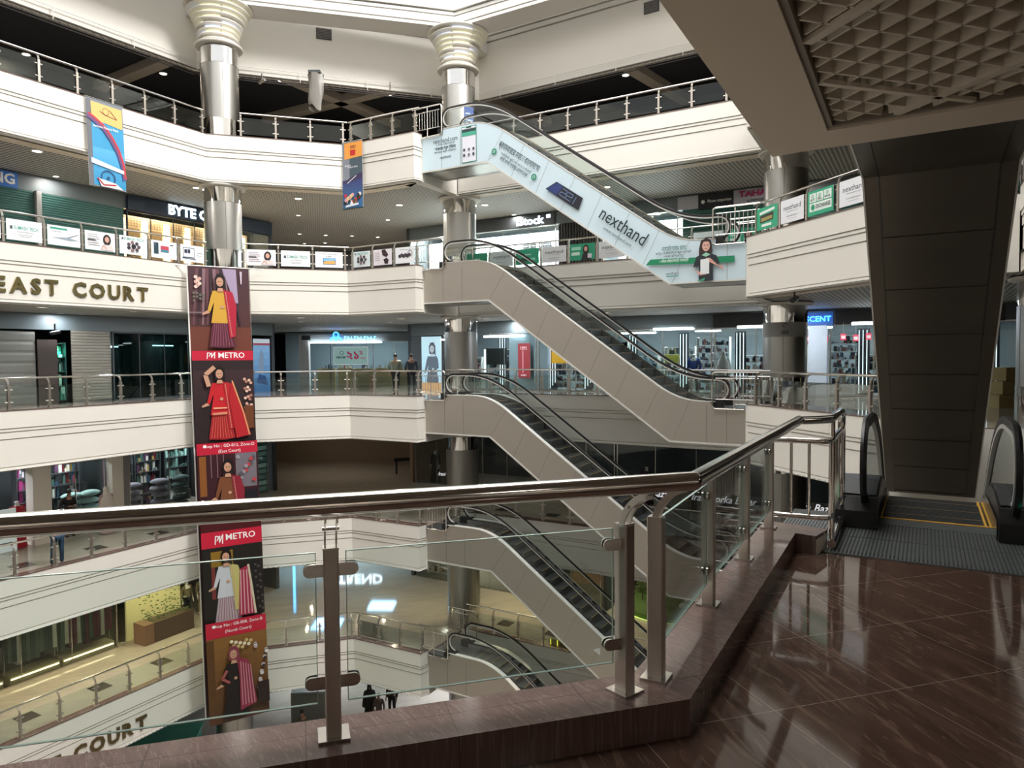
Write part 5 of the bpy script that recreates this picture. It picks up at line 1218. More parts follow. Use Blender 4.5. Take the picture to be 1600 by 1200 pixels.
t = board('R', 3, 17.42, 20.2, 2.78, 3.44, SILV, 'silver shop sign with dark red capital letters left of the right column'); sign_text(t, 'TAHA', .22, .44, .34, MAG, .03, fitw=1.15); sign_text(t, 'A CONCERN OF', .55, .15, .14, NAVY, .004)
shutter('R', 3, 15.2, 23.5, SHG, 'green roller shutter under the silver sign on the right'); 
# ======== third storey (l = 2): left wing
shutter('L', 2, -3, 2.45, SHB, 'plain taupe shutter at the far left of the eye-level storey', pitch=.4)
t = board('L', 2, 2.50, 3.22, 0, 2.5, mat('dark_brown_panel', (.055, .038, .032), .5), 'dark brown door panel next to the green lit display', 0, .06, 'door_panel')
shelf('L', 2, 3.25, .3, .5, 2.4, 4, 'narrow green lit display shelf beside the slatted taupe shutter', ['#2c8c6c', '#1c5c48', '#9cd8c0', '#2c4440'], 3, SHG, n=14)
lamp('green_display_lamp', 'POINT', (*wl(3.5, .25), FL(2)+2.0), 5, (.3, 1, .75), .05)
shutter('L', 2, 3.78, 5.38, SHT, 'ribbed taupe roller shutter in the middle of the left wing', pitch=.12)
frontglass('L', 2, 5.45, 12.55, 'dark green tinted shop glazing left of the tall banner', 6, glass_mat('dark_shop_glass', (.30, .42, .42), .9), 2.86, DARKG)
t = rootw('curtain_wall_panels', 'L', 5.6, .9, FL(2), 'grey-green curtain panels behind the dark glazing', 'curtain')
for k in range(8): MB().b2(.86*k, .86*k+.84, 0, .05, 0, 2.8).build('panel', mat('grey_green_panel', (.085, .125, .12), .5), t)
tube('L', 2, 5.6, 6.0, 2.25, .5, 'short tube light behind the dark glazing, left'); tube('L', 2, 7.6, 8.6, 2.32, .5, 'tube light behind the dark glazing beside the banner')  # glowing bars stand in for tube reflections on the glass
def diver(a, w, h): a.grad(0, w, 0, h, '#2c5c8c', '#7ca4c8'); a.rect(0, w, h*.92, h, '#b8c4cc'); a.rect(0, w, h*.88, h*.92, '#8c3c4c'); a.poly([(w*.3, h*.3), (w*.6, h*.35), (w*.62, h*.7), (w*.45, h*.82), (w*.3, h*.6)], '#6c8098'); a.poly([(w*.15, h*.18), (w*.85, h*.12), (w*.7, h*.3), (w*.3, h*.34)], '#22406c')
poster('L', 2, 12.7, 13.75, .0, 2.7, -.03, 'tall blue poster with pale frame just right of the tall banner', diver, .35)
# central shop across the corridor mouth
t = empty('shop_glazing', (-13.6, 46.0, FL(2)), 0, 'glazed shop with blue trefoil sign at the end of the eye-level walkway', 'shop window')
MB().b2(0, .62, -.12, .3, 0, 3.2).build('white_pier', WHITE, t); MB().b2(0, 7.6, -.05, .1, 2.75, 3.2).build('header', mat('pale_header', (.38, .42, .44), .5), t)
for k in range(5): MB().b2(.66+1.36*k, 1.98+1.36*k, -.004, .004, .05, 2.75).build('glass_pane', GLASSD, t); MB().b2(1.98+1.36*k, 2.02+1.36*k, -.03, .03, 0, 2.75).build('mullion', STEEL, t)
mb = MB()
for a0 in (90, 210, 330):
    x, z = 2.38+.22*cos(R(a0)), 2.95+.22*sin(R(a0)); pts = [(x+.17*cos(R(q)), z+.17*sin(R(q))) for q in range(0, 360, 40)]
    mb.tube([(p[0], -.10, p[1]) for p in pts], .035, 6, closed=True, up=(0, 1, 0))
mb.build('trefoil_mark', NEONB, t)
q = MB()
for k in range(10): q.b2(2.92+.21*k, 2.96+.21*k, -.12, -.10, 2.86, 3.06).b2(2.92+.21*k, 3.05+.21*k, -.12, -.10, [3.03, 2.94, 2.86][k % 3], [3.06, 2.97, 2.89][k % 3])
q.build('sign_letters', mat('neon_cyan', (.3, .8, 1), .5, emit=(.18, .62, .9), estr=2.5), t)
MB().b2(.2, .75, -.16, -.12, 2.85, 3.15).build('exit_plate', DARKG, t)
t2 = empty('tube_light', (-12.9, 45.8, FL(2)+2.68), 0, 'long tube light under the trefoil sign', 'tube light', 'tube lights over the shopfronts'); MB().b2(0, 4.6, -.04, .04, -.04, .04).build('tube', TUBEM, t2)
def offer(a, w, h): a.rect(.04, w-.04, .04, h-.04, '#a9cfcc'); a.text('২১', w*.56, h*.52, .72, '#b8285c', .03); a.text('%', w*.80, h*.66, .34, '#b8285c', .02); a.text('ছাড়', w*.85, h*.34, .20, '#b8285c', .01); a.ring(w*.24, h*.66, .10, .03, '#27434c'); a.bars(w*.22, h*.42, w*.28, .13, '#27434c', 6)
t = empty('offer_banner', (-11.35, 45.7, FL(2)+1.25), 0, 'pale teal offer banner with large pink numerals in the central shop', 'banner'); a = Art(eps=.004); a.rect(0, 2.2, 0, 1.15, '#e8f4f4'); offer(a, 2.2, 1.15); a.build('printed_face', t, glow=.3); MB().b2(0, 2.2, .001, .03, 0, 1.15).build('backing_board', WHITE, t)
MB().tube([(.1, .01, 1.15), (.1, .01, 1.6)], .01).tube([(2.1, .01, 1.15), (2.1, .01, 1.6)], .01).build('hanger', STEEL, t)
rnd = random.Random(5)
for k in range(5):
    t = empty('display_shelf', (-12.7+1.25*k, 46.8+.3*(k % 2), FL(2)), 0, 'low wooden display counter of the central shop, %s' % ['leftmost', 'second from the left', 'middle one', 'second from the right', 'rightmost'][k], 'counter', 'wooden counters in the central shop')
    MB().b2(0, 1.15, 0, .5, 0, 1.0).build('counter', mat('yellow_wood', (.50, .38, .20), .5), t); o = goods(1.0, .3, .5, 8, JEWEL, 40+k).build('counter_goods', PRINT, t, loc=(.05, 0, 1.0)); o['kind'] = 'stuff'
for k, x in enumerate((-11.8, -8.6)):
    d = lamp('central_shop_panel', 'AREA', (x, 47.6, FL(2)+3.3), 120, (.82, .93, 1), 2.4, 1.0)  # unseen area lights added to brighten the central shop
MB_ = MB().box((-9.8, 50.3, FL(2)+1.7), (12, .2, 3.5)); o = MB_.build('wall_back_shop', mat('slate_interior', (.20, .25, .28), .6)); o['kind'] = 'structure'
# right wing, eye level: glazed shops
def modelposter(a, w, h): a.grad(0, w, 0, h, '#9cc4d4', '#bcdce8'); person_art(a, w*.55, -h*.25, h*1.15, top='#54606c', low='#3c4854', scarf=None, hair='#4c5058', skin='#a8b4bc'); a.rect(0, w, 0, h*.12, '#b89468')
poster('R', 2, .85, 2.15, .0, 2.8, -.05, 'tall pale blue poster with model at eye level left of the centre column', modelposter, .5)
for s0, s1, lab in ((2.3, 7.9, 'behind the centre column'), (8.0, 12.0, 'behind the middle of the stacked escalators'), (12.1, 16.5, 'with bright tube light left of the slatted header'), (16.6, 20.1, 'left of the right column'), (21.2, 27.5, 'right of the right column')):
    frontglass('R', 2, s0, s1, 'glazed shopfront at eye level, %s' % lab, max(2, int((s1-s0)/1.5)))
board('R', 2, 16.56, 20.15, 2.86, 3.44, BLACKP, 'black slatted header left of the right column', d=.04)
t = board('R', 2, 20.19, 21.32, 2.84, 3.40, BLUEB, 'blue glowing sign reading SCENT right of the right column'); sign_text(t, 'SCENT', .10, .26, .30, NEONB, .014, fitw=.95)
board('R', 2, 21.4, 27, 2.86, 3.44, BLACKP, 'black slatted header right of the blue sign', d=.04)
for s in (16.56, 21.4):
    for k in range(5): pass
board('R', 2, 20.42, 21.12, 0, 2.84, mat('pale_blue_pier', (.55, .62, .70), .5), 'pale blue pier below the blue sign', 0, .2, 'pilaster')
for s0, s1, z, lab in ((2.2, 3.4, 2.62, 'left of the centre column'), (4.9, 7.2, 2.72, 'right of the centre column'), (8.3, 8.9, 2.85, 'short one under the escalator'), (12.3, 14.0, 2.72, 'dim one left of the bright one'), (13.9, 15.7, 2.86, 'bright one above the mannequins'), (15.8, 16.9, 2.74, 'right of the bright one'), (17.6, 20.0, 2.86, 'just left of the right column'), (20.2, 21.3, 2.76, 'under the blue sign'), (22.0, 24.6, 2.88, 'right of the blue sign')):
    tube('R', 2, s0, s1, z, -.10, 'white tube light at eye level, %s' % lab, th=.09 if s1-s0 > 1.7 else .06)
for i, s in enumerate((3.5, 6.2, 9.5, 13.2, 15.6, 18.2, 22.5, 25)): fill_panel_light('R', 2, s, 1.6, 1.6, .7, 95, 'cool ceiling panel in the eye-level shops, %s' % ['first from the left', 'second from the left', 'third from the left', 'fourth from the left', 'fifth from the left', 'sixth from the left', 'seventh from the left', 'last on the right'][i], (.88, .95, 1), est=5)
shp = ['beside the centre column', 'under the black screen', 'behind the red banner', 'below the yellow sign', 'behind the middle escalator', 'left of the pale mannequin', 'behind the yellow bag', 'beside the blue-shirted figure', 'right of the slatted header', 'behind the mannequin pair', 'just left of the right column', 'right of the pale blue pier', 'by the red price tags', 'at the dark escalator edge', 'hidden edge beyond the dark escalator']
for i in range(15):
    s = 2.6+i*1.62
    if 20.0 < s < 21.2: s += .6
    shelf('R', 2, s, .95+.35*(i % 2), 1.45, 1.7+.4*(i % 3), 5+(i % 3), 'white display shelf crowded with small goods, %s' % shp[i], JEWEL, 60+i, n=24)
t = rootw('wall_screen', 'R', 4.62, .5, FL(2)+1.28, 'large black screen in the shop right of the centre column', 'screen'); MB().b2(0, 1.25, 0, .06, 0, .85).build('screen_panel', BLACKP, t); MB().b2(-.12, -.04, 0, .05, -.4, .8).build('bulb_strip', mat('bulbs', (1, 1, 1), .5, emit=(.9, .95, 1), estr=2), t)
def redb(a, w, h): a.rect(0, w, 0, h, '#8c2c34'); a.bars(w*.5, h*.88, w*.6, .10, '#d8b0b4', 4); a.rect(w*.22, w*.78, h*.82, h*.835, '#d8b0b4')
def redb2(a, w, h): redb(a, w, h); a.rect(w*.36, w*.46, h*.15, h*.80, '#c08088'); a.bars(w*.5, h*.08, w*.5, .08, '#e8d0d0', 4)
poster('R', 2, 6.86, 7.55, .62, 2.35, -.06, 'narrow red sale banner right of the centre column', redb2, .25)
board('R', 2, 6.2, 8.4, 0, 2.84, mat('pale_wall_panel', (.62, .70, .78), .5), 'pale blue wall panel behind the red sale banner', .3, .1, 'wall_panel')
poster('R', 2, 8.6, 9.5, 1.35, 1.95, .2, 'yellow sign board in the shop behind the middle escalator', lambda a, w, h: a.rect(.05, w-.05, .05, h-.05, '#e0a82c'), .6, '#d89820')
for i, (s, z) in enumerate(((20.25, 2.45), (20.75, 2.38), (20.95, 2.42), (21.6, 2.5), (22.05, 2.45), (22.5, 2.5))):
    t = rootw('price_tag', 'R', s, -.14, FL(2)+z, 'red and white hanging price tag, %s' % ['leftmost of the row', 'second from the left', 'third from the left', 'third from the right', 'second from the right', 'rightmost of the row'][i], 'price tag', 'red price tags right of the right column')
    a = Art(); a.rect(0, .20, -.26, 0, '#e2586c'); a.rect(.03, .17, -.20, -.08, '#f8e8ec'); a.build('tag_face', t, glow=.5); MB().b2(0, .2, .002, .01, -.26, 0).build('tag_card', WHITE, t); MB().tube([(.1, .005, 0), (.1, .005, .46), (.1, .12, .46)], .003, 4).build('string', WHITE, t)
# ======== fourth storey (l = 1)
board('L', 1, 1.9, 2.55, 0, 3.4, CREAM, 'broad cream pier on the fourth storey at left', -.1, .5, 'pilaster'); board('L', 1, 4.98, 5.45, 0, 3.4, CREAM, 'narrower cream pier left of the grey pilaster, fourth storey', -.1, .4, 'pilaster'); board('L', 1, 5.5, 5.9, 0, 3.4, mat('grey_pil', (.25, .25, .27), .5), 'grey pilaster right of the narrower cream pier', 0, .2, 'pilaster')
frontglass('L', 1, 6.0, 13.5, 'glazing of the bedding shop left of the tall banner, fourth storey', 4); frontglass('L', 1, 2.6, 4.95, 'glazing between the two cream piers, fourth storey', 2)
for i, s in enumerate((-.5, 3.8, 7.0, 10.0)): fill_panel_light('L', 1, s, 1.6, 1.6, .8, (110, 80, 45, 40)[i], 'ceiling panel of the bedding shop, %s' % ['at the photo edge', 'above the pale cushions', 'left of the tall banner', 'behind the tall banner'][i], (.95, .97, 1), est=4)
def sack(side, l, s, y, z, w, label, c, grp, n=1):
    t = rootw('cushion', side, s, y, FL(l)+z, label, 'cushion', grp); mb = MB().ball((0, 0, .14), .5*w, 0, 8, (1, .62, .30/w*.9)); mb.build('cushion_body', c, t, smooth=True); MB().tube([(-.5*w, 0, .14), (.5*w, 0, .14)], .012, 5).build('piping', WHITE, t)
TEALC = mat('pale_teal_fabric', (.34, .50, .47), .8); LILC = mat('grey_lilac_fabric', (.30, .28, .33), .8); DKC = mat('deep_teal_fabric', (.07, .11, .115), .8)
pos = ['bottom', 'second from the bottom', 'middle', 'second from the top', 'top']
for ci, (s, c, nm, n) in enumerate(((4.1, TEALC, 'pale teal, left pile beside black-shirted man', 5), (4.85, TEALC, 'pale teal, right pile beside black-shirted man', 5), (6.7, LILC, 'grey lilac, left pile in the dark glazing', 5), (8.0, LILC, 'grey lilac, middle pile in the dark glazing', 5), (9.1, DKC, 'deep teal, pile beside the tall banner', 5))):
    for k in range(n): sack('L', 1, s+.04*((k*7) % 3-1), .9, .02+.30*k, .85, 'cushion, %s, %s' % (nm, pos[k]), c, 'piled cushions in the bedding shop')
for i, (s, cols, nm) in enumerate(((2.7, ['#b8448c', '#9c3c7c', '#c8c8d0', '#6c8884'], 'pink and grey bundles'), (3.9, CLOTH, 'mixed bundles'), (6.3, CLOTH, 'dark cloth, left of the banner'), (7.7, CLOTH, 'dark cloth, right of the glazing bar'), (9.2, TEAL, 'folded teal cloth, by the banner'), (10.9, TEAL, 'folded teal cloth, right of the banner'))):
    shelf('L', 1, s, 2.2, 1.3, 2.7, 5, 'tall shelf of %s in the bedding shop' % nm, cols, 90+i, fmat=DARKG, n=14)
t = rootw('floor_sign', 'L', .55, -.6, FL(1), 'pale green floor-standing notice at the left edge, fourth storey', 'notice'); a = Art(); a.rect(0, .75, 0, 1.55, '#dcecec')
for k in range(6): a.rect(.1, .3+.3*((k*3) % 2), 1.3-.2*k, 1.34-.2*k, '#607880')
a.build('printed_face', t, glow=.2); MB().b2(0, .75, .002, .05, 0, 1.55).build('board', WHITE, t)
poster('L', 1, 12.7, 13.6, .0, 2.6, .2, 'shelf-lined green wall seen right of the tall banner', lambda a, w, h: [a.rect(.05, w-.05, .1+.3*k, .3+.3*k, ['#7c9c94', '#a8c4bc', '#5c7c78'][k % 3]) for k in range(8)], .1, '#3c5450')
# dark abaya shops with script lettering on the right wing of the fourth storey
frontglass('R', 1, .3, 12.0, 'dark glazed robe shop behind the centre column, fourth storey', 8); frontglass('R', 1, 12.1, 27, 'dark glazed robe shop right of centre, fourth storey', 8)
SCR = mat('white_script', (.75, .75, .78), .5, emit=(.8, .8, .85), estr=.7)
for s0, lab in ((1.85, 'behind the centre column'), (11.9, 'just above the handrail bend'), (15.6, 'between the first steel posts of our railing'), (18.75, 'seen through the chrome barred guard')):
    t = rootw('window_lettering', 'R', s0, -.04, FL(1)+.62, 'white slanted script on dark shop glass, %s' % lab, 'sign lettering', 'script lettering of the robe shop')
    vs, fs = text_geo('Irani Borka Bazar', .28 if s0 < 3 else .44, .004, 'LEFT', .004, .35); MB().add([(v[0]*.9, -v[2], v[1]) for v in vs], fs).build('script', SCR, t)
for i, s in enumerate((4, 10, 16, 22)): fill_panel_light('R', 1, s, 2, .7, .3, 9, 'dim ceiling panel in the robe shop, %s' % ['first from the left', 'second from the left', 'third from the left', 'fourth from the left'][i], (1, .9, .85), est=2)
t = empty('floor_sign', (-5.9, 42.6, FL(1)), R(20), 'low black barrier bar in the taupe hall, fourth storey', 'barrier'); MB().b2(-1.2, 1.2, -.05, .05, .75, .95).b2(-1.1, -1.0, -.05, .05, 0, .8).b2(1.0, 1.1, -.05, .05, 0, .8).build('bar', BLACKP, t)
# ======== fifth storey (l = 0)
WARMF = mat('warm_plinth', (.62, .50, .32), .5)
for i, (s0, s1) in enumerate(((-2.0, 1.0), (1.2, 3.0), (3.1, 5.2))):
    lab = ['at the left photo edge', 'in the middle', 'next to the planter'][i]
    t = rootw('clothes_rack', 'L', s0, .4, FL(0), 'lit rack of hanging dark clothes on the lowest left walkway, %s' % lab, 'clothes rack', 'clothes racks on the lowest left walkway')
    w = s1-s0; MB().b2(0, w, -.35, .35, 0, .34).build('plinth', WARMF, t); MB().tube([(0, 0, .34), (0, 0, 1.9), (w, 0, 1.9), (w, 0, .34)], .02, 6).build('rail_frame', STEEL, t)
    MB().b2(.05, w-.05, -.37, -.352, .22, .26).build('led_strip', mat('led_warm', (1, .8, .5), .5, emit=(1, .82, .48), estr=5), t)
    rn = random.Random(i)
    for k in range(int(w/.16)):
        q = MB(); x = .10+.16*k; ww = .05; hh = rn.uniform(1.0, 1.3); q.prism_xz([(x-.02, 1.86), (x+.02, 1.86), (x+.07, 1.74), (x+.08, 1.86-hh), (x-.08, 1.86-hh), (x-.07, 1.74)], -.22, .22)
        q.build('garment', [mat('cloth%d' % j, srgb(c), .85, noise=.2) for j, c in enumerate(['#2f4038', '#1c2830', '#4c5c50', '#5c2c3c', '#c8c4b8', '#27343c'])][rn.randrange(6)] if 0 else mat('cloth%d' % (rn.randrange(6)), srgb(['#2f4038', '#1c2830', '#4c5c50', '#5c2c3c', '#b8b4a8', '#27343c'][rn.randrange(6)]), .85, noise=.2), t)
    d = lamp('rack_lamp', 'AREA', (*wl((s0+s1)/2, -.5), FL(0)+3.2), 60, (1, .80, .50), 1.8, .4)
frontglass('L', 0, -4, 5.3, 'glazing behind the lit clothes racks on the lowest left walkway', 5)
t = rootw('planter_box', 'L', 5.95, -.9, FL(0), 'long dark brown planter box with climbing greenery, lowest left walkway', 'planter'); DB = mat('dark_brown_planter', (.075, .05, .038), .45)
MB().b2(0, 2.35, 0, .75, 0, .85).build('box', DB, t); MB().b2(-.02, .4, -.02, .77, 0, .87).build('end_block', mat('brown_end', (.20, .12, .08), .45), t)
LEAF = mat('leaf_green', (.10, .16, .05), .6, noise=.4); rn = random.Random(11); mb = MB()
for k in range(220):
    x = rn.uniform(.1, 2.3); z = .85+rn.random()**2*1.2; y = rn.uniform(.1, .65); a0 = rn.uniform(0, 6.28); mb.add([(x, y, z), (x+.07*cos(a0), y+.07*sin(a0), z+.03), (x+.13*cos(a0), y+.13*sin(a0), z), (x+.07*cos(a0), y+.07*sin(a0), z-.03)], [(0, 1, 2, 3)])
o = mb.build('foliage', LEAF, t); o['kind'] = 'stuff'
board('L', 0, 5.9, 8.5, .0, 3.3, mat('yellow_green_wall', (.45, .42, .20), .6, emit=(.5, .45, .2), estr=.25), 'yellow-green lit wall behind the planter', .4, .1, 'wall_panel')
lamp('planter_lamp', 'AREA', (*wl(7.2, -1.2), FL(0)+3.3), 70, (1, .88, .5), 1.2, .6)
for nm, en, (x, y), c in (('blue_glow_lamp', 170, (-10.8, 41.0), (.25, .60, 1)), ('blue_glow_lamp', 120, (-8.2, 44.0), (.35, .68, 1))): lamp(nm, 'AREA', (x, y, FL(0)+3.3), en, c, 1.6, 1.6)
t = empty('illuminated_sign', (-10.2, 47.2, FL(0)+2.55), 0, 'white glowing sign reading TREND, seen mirrored in the polished floor', 'sign'); vs, fs = text_geo('TREND', .85, .02, 'CENTER', .04); MB().add([(v[0]*1.1, -.1-v[2], v[1]) for v in vs], fs).build('sign_letters', mat('neon_cool_white', (1, 1, 1), .5, emit=(.75, .9, 1), estr=6), t); MB().b2(-2, 2, 0, .08, -.6, .6).build('board', NAVY, t)
t = empty('led_column', (-13.3, 43.0, FL(0)), 0, 'blue glowing light column in the lowest storey, right of the tall banner', 'light'); MB().b2(-.06, .06, -.06, .06, 0, 3.3).build('led_strip', mat('led_blue', (.2, .6, 1), .5, emit=(.10, .48, 1), estr=7), t); MB().b2(-.25, .25, .06, .3, 0, 3.4).build('casing', NAVY, t)
t = empty('illuminated_sign', at_run(G, E2, 4.1, .42, FL(0)), HE, 'yellow glowing sign strokes on a low board behind the lowest rear railing', 'sign'); MB().b2(0, 2.2, 0, .05, .0, .34).build('board', mat('olive_board', (.16, .13, .02), .5), t)
q = MB()
for x in (.10, .42, 1.72): q.tube([(x, -.04, .04), (x, -.04, .36)], .022, 6)
for x, a0, a1 in ((.85, 20, 110), (1.20, 80, 170), (1.45, 10, 100)): q.tube([(x+.22*cos(R(a0+(a1-a0)*i/8)), -.04, .06+.28*sin(R(a0+(a1-a0)*i/8))) for i in range(9)], .022, 6)
q.tube([(1.88, -.04, .04), (2.05, -.04, .34)], .022, 6); q.build('sign_letters', NEONY, t)
# round green lawn island with small trees on the lowest walkway level
t = empty('lawn_island', (7.4, 33.9, FL(0)), 0, 'round green lawn island with little shrubs on the lowest storey, between the near posts', 'lawn island'); GRASS = mat('lawn_green', (.055, .105, .02), .9, noise=.3, nscale=20)
MB().lathe([(2.0, 0), (2.15, .28), (2.0, .34), (.01, .38)], n=40).build('lawn', GRASS, t, smooth=True)
MB().lathe([(2.02, .0), (2.24, .06), (2.20, .08)], n=40, cap=False).build('edge_light', mat('edge_lime', (.6, .8, .2), .5, emit=(.7, .9, .25), estr=.5), t)
for i, (x, y, hh) in enumerate(((-.6, -.9, 2.4), (1.1, -.4, 1.0), (.3, .8, 1.2), (-1.5, .3, .9))):
    tr = empty('potted_tree', (7.4+x*.8, 33.9+y*.8, FL(0)+.36), 0, ['small dark tree on the lawn island', 'low round shrub at the right of the lawn island', 'low round shrub at the back of the lawn island', 'low round shrub at the left of the lawn island'][i], 'tree' if i == 0 else 'shrub')
    MB().tube([(0, 0, 0), (.03, 0, hh*.6)], .04 if i == 0 else .03, 7).build('trunk', DB, tr); mb = MB(); rn = random.Random(i)
    for k in range(160):
        th = rn.uniform(0, 6.28); r_ = rn.random()**.5*.42; z = hh*.35+rn.random()*hh*.65; a0 = rn.uniform(0, 6.28); x0, y0 = r_*cos(th), r_*sin(th); mb.add([(x0, y0, z), (x0+.08*cos(a0), y0+.08*sin(a0), z+.04), (x0+.15*cos(a0), y0+.15*sin(a0), z), (x0+.08*cos(a0), y0+.08*sin(a0), z-.04)], [(0, 1, 2, 3)])
    o = mb.build('foliage', LEAF, tr); o['kind'] = 'stuff'
for i, (x, y) in enumerate(((.5, -1.4), (.75, -1.25))):
    q = empty('garden_rabbit', (7.4+x*.8, 33.9+y*.8, FL(0)+.38), i*1.2, ['white rabbit figure on the lawn island, left one', 'white rabbit figure on the lawn island, right one'][i], 'figurine', 'white rabbit figures')
    MB().ball((0, 0, .12), .12, n=6, sc=(1.3, .8, 1)).build('body', WHITE, q, smooth=True); MB().ball((.14, 0, .24), .07, n=6).build('head', WHITE, q, smooth=True); MB().tube([(.14, .03, .28), (.12, .04, .42)], .018, 5).tube([(.14, -.03, .28), (.12, -.04, .42)], .018, 5).build('ears', WHITE, q)
lamp('lawn_lamp', 'AREA', (5.5, 34.2, FL(0)+3.3), 80, (1, .88, .6), 2.0, 2.0)
lamp('rear_walk_lamp', 'AREA', (1.2, 34.8, FL(0)+3.3), 90, (1, .82, .45), 2.0, 1.2)
t = empty('display_wall', (4.2, 37.6, FL(0)), R(-12), 'low terracotta patterned wall behind the lawn island', 'display wall'); MB().b2(-1.2, 1.6, 0, .15, 0, .9).build('back_panel', mat('terracotta', (.55, .33, .22), .6, noise=.5, nscale=8), t)
frontglass('R', 0, .3, 11.3, 'glazed shopfront on the lowest storey behind the centre column', 7, GLASS); fill_panel_light('R', 0, 2.2, 1.2, 2.5, .6, 90, 'warm ceiling panel on the lowest storey left of the centre column', (1, .9, .72), est=5)
shelf('R', 0, .6, .7, 2.2, 2.6, 6, 'wide bright shelf of small white goods left of the centre column, lowest storey', ['#f0e8dc', '#d8c8b8', '#a89888', '#3c3430'], 7, n=26)
# dark squares inlaid in the walkway floors
INL = mat('dark_stone_inlay', (.07, .055, .045), .15)
for l in (0, 1):
    mb = MB()
    for k in range(-1, 5):
        x, y, _ = at_run(Z0, A, ZL-1.3-2.5*k, 1.75, 0); mb.box((x, y, FL(l)+.003), (.62, .62, .006), rz=heading(Z0, A))
    for k in range(5): x, y, _ = at_run(G, E2, 1.2+2.4*k, 1.75, 0); mb.box((x, y, FL(l)+.003), (.62, .62, .006), rz=HE)
    tn += 1; struct(mb, 'trim_%d' % tn, INL)
# ======== ground floor under the court
t = empty('kiosk_counter', (-14.4, 30.2, FL(-1)), R(10), 'bright green kiosk top on the ground floor below the tall banner', 'kiosk'); MB().b2(-2.2, .6, -1.2, 1.2, 0, 1.0).build('counter', mat('kiosk_green', (.10, .42, .30), .5), t); MB().b2(-2.3, .7, -1.3, 1.3, 1.0, 1.06).build('counter_top', mat('kiosk_green_top', (.14, .52, .38), .4), t)
for i, (x, y) in enumerate(((-10.5, 38), (-3, 36))): lamp('ground_lamp', 'AREA', (x, y, FL(-1)+3.3), 240, (.85, .9, 1), 2, 2)
t = empty('kiosk_counter', (-8.9, 33.6, FL(-1)), R(5), 'grey cabinet on the ground floor left of the near steel post', 'kiosk'); MB().b2(-1.6, 0, -.6, .6, 0, 1.7).build('cabinet', mat('grey_cabinet', (.33, .35, .33), .5), t); MB().b2(-1.5, -.1, -.63, -.6, .1, 1.6).build('cabinet_door', mat('grey_cabinet_door', (.26, .28, .27), .5), t)
# ======== top level oddities
t = empty('plastic_cover', (-8.35, 31.3, 13.9), 0, 'torn translucent plastic cover hanging under the top wall, right of the left column', 'plastic cover')
rn = random.Random(3); mb = MB(); n = 14; vs = []
for j, z in enumerate((0, -.35, -.8, -1.15, -1.45)):
    for i in range(n): a0 = 2*pi*i/n; rr = (.32-.02*j)*(1+.25*sin(3*a0+j)+rn.uniform(-.08, .08)); vs.append((rr*cos(a0), rr*sin(a0)*.6, z+(.15*sin(2*a0) if j == 4 else 0)))
fs = [(j*n+i, j*n+(i+1) % n, (j+1)*n+(i+1) % n, (j+1)*n+i) for j in range(4) for i in range(n)]; mb.add(vs, fs); mb.build('film', mat('cloudy_plastic', (.22, .205, .185), .35), t, smooth=True)
MB().box((0, 0, .05), (.5, .35, .12)).build('bracket', DARKG, t)
for i, (x, y, z, rz, lab) in enumerate(((-10.6, 31.2, 13.55, 2.6, 'dome security camera under the top wall beside the left column'), (-17.9, 30.4, FL(2)+2.75, 4.2, 'dark security camera above the brown door panel'), (8.1, 20.6, FL(3)-1.95, 4.0, 'dark security camera under the right balcony ceiling'))):
    if i == 1: x, y, _ = (*wl(3.0, -.35), 0)
    t = empty('security_camera', (x, y, z), rz, lab, 'camera'); MB().tube([(0, 0, .35), (0, 0, .1)], .03, 8).build('stem', BLACKP, t); MB().tube([(-.18, 0, .06), (.16, 0, -.02)], .075, 12).build('body', BLACKP if i else STEEL, t, smooth=True); MB().tube([(.16, 0, -.02), (.20, 0, -.03)], .06, 12).build('lens', BLACKP, t)
for i, (w0, w1, s, lab) in enumerate(((W5[1], W5[2], 5.2, 'grey wall vent high on the top wall between the two capitals'), (W5[2], W5[3], 8.6, 'grey wall vent high on the top wall at right'))):
    x, y, _ = at_run(w0, w1, s, -.03, 0); t = empty('wall_vent', (x, y, 16.0), heading(w0, w1), lab, 'vent'); MB().b2(-.33, .33, 0, .03, -.24, .24).build('frame', DARKG, t)
    for k in range(7): MB().b2(-.3, .3, -.02, 0, -.2+.065*k, -.17+.065*k).build('louver', mat('vent_louver', (.22, .2, .19), .5), t)
# thin lighting truss and conduit that run below and along the top wall
WI = offset_chain(W5, -.16, True)
for a_, b_, nm in ((0, 1, 'left'), (1, 2, 'centre'), (2, 3, 'right')):
    p, q = WI[a_], WI[b_]; L = dist(p, q); t = empty('lighting_truss', (p[0], p[1], 13.62), heading(p, q), 'thin dark lighting truss hung under the top wall, %s run' % nm, 'truss')
    MB().tube([(0, 0, 0), (L, 0, 0)], .022, 6).tube([(0, .22, 0), (L, .22, 0)], .022, 6).tube([(0, .11, .19), (L, .11, .19)], .022, 6).build('chord', mat('dark_steel_tube', (.12, .11, .11), .4, .8), t)
    mb = MB(); k = 0; x = .1
    while x < L-.3: mb.tube([(x, 0, 0), (x+.15, .11, .19), (x+.3, 0, 0)], .010, 4); x += .3
    mb.build('lattice', MATS['dark_steel_tube'], t)
    t = empty('wall_conduit', (p[0], p[1], 14.12), heading(p, q), 'thin pale conduit with drop rods along the foot of the top wall, %s run' % nm, 'conduit'); MB().tube([(0, 0, 0), (L, 0, 0)], .016, 6).build('pipe', WHITE, t)
    x = 1.2
    while x < L: MB().tube([(x, 0, -.42), (x, 0, .05)], .018, 5).build('drop_rod', WHITE, t); x += 2.9

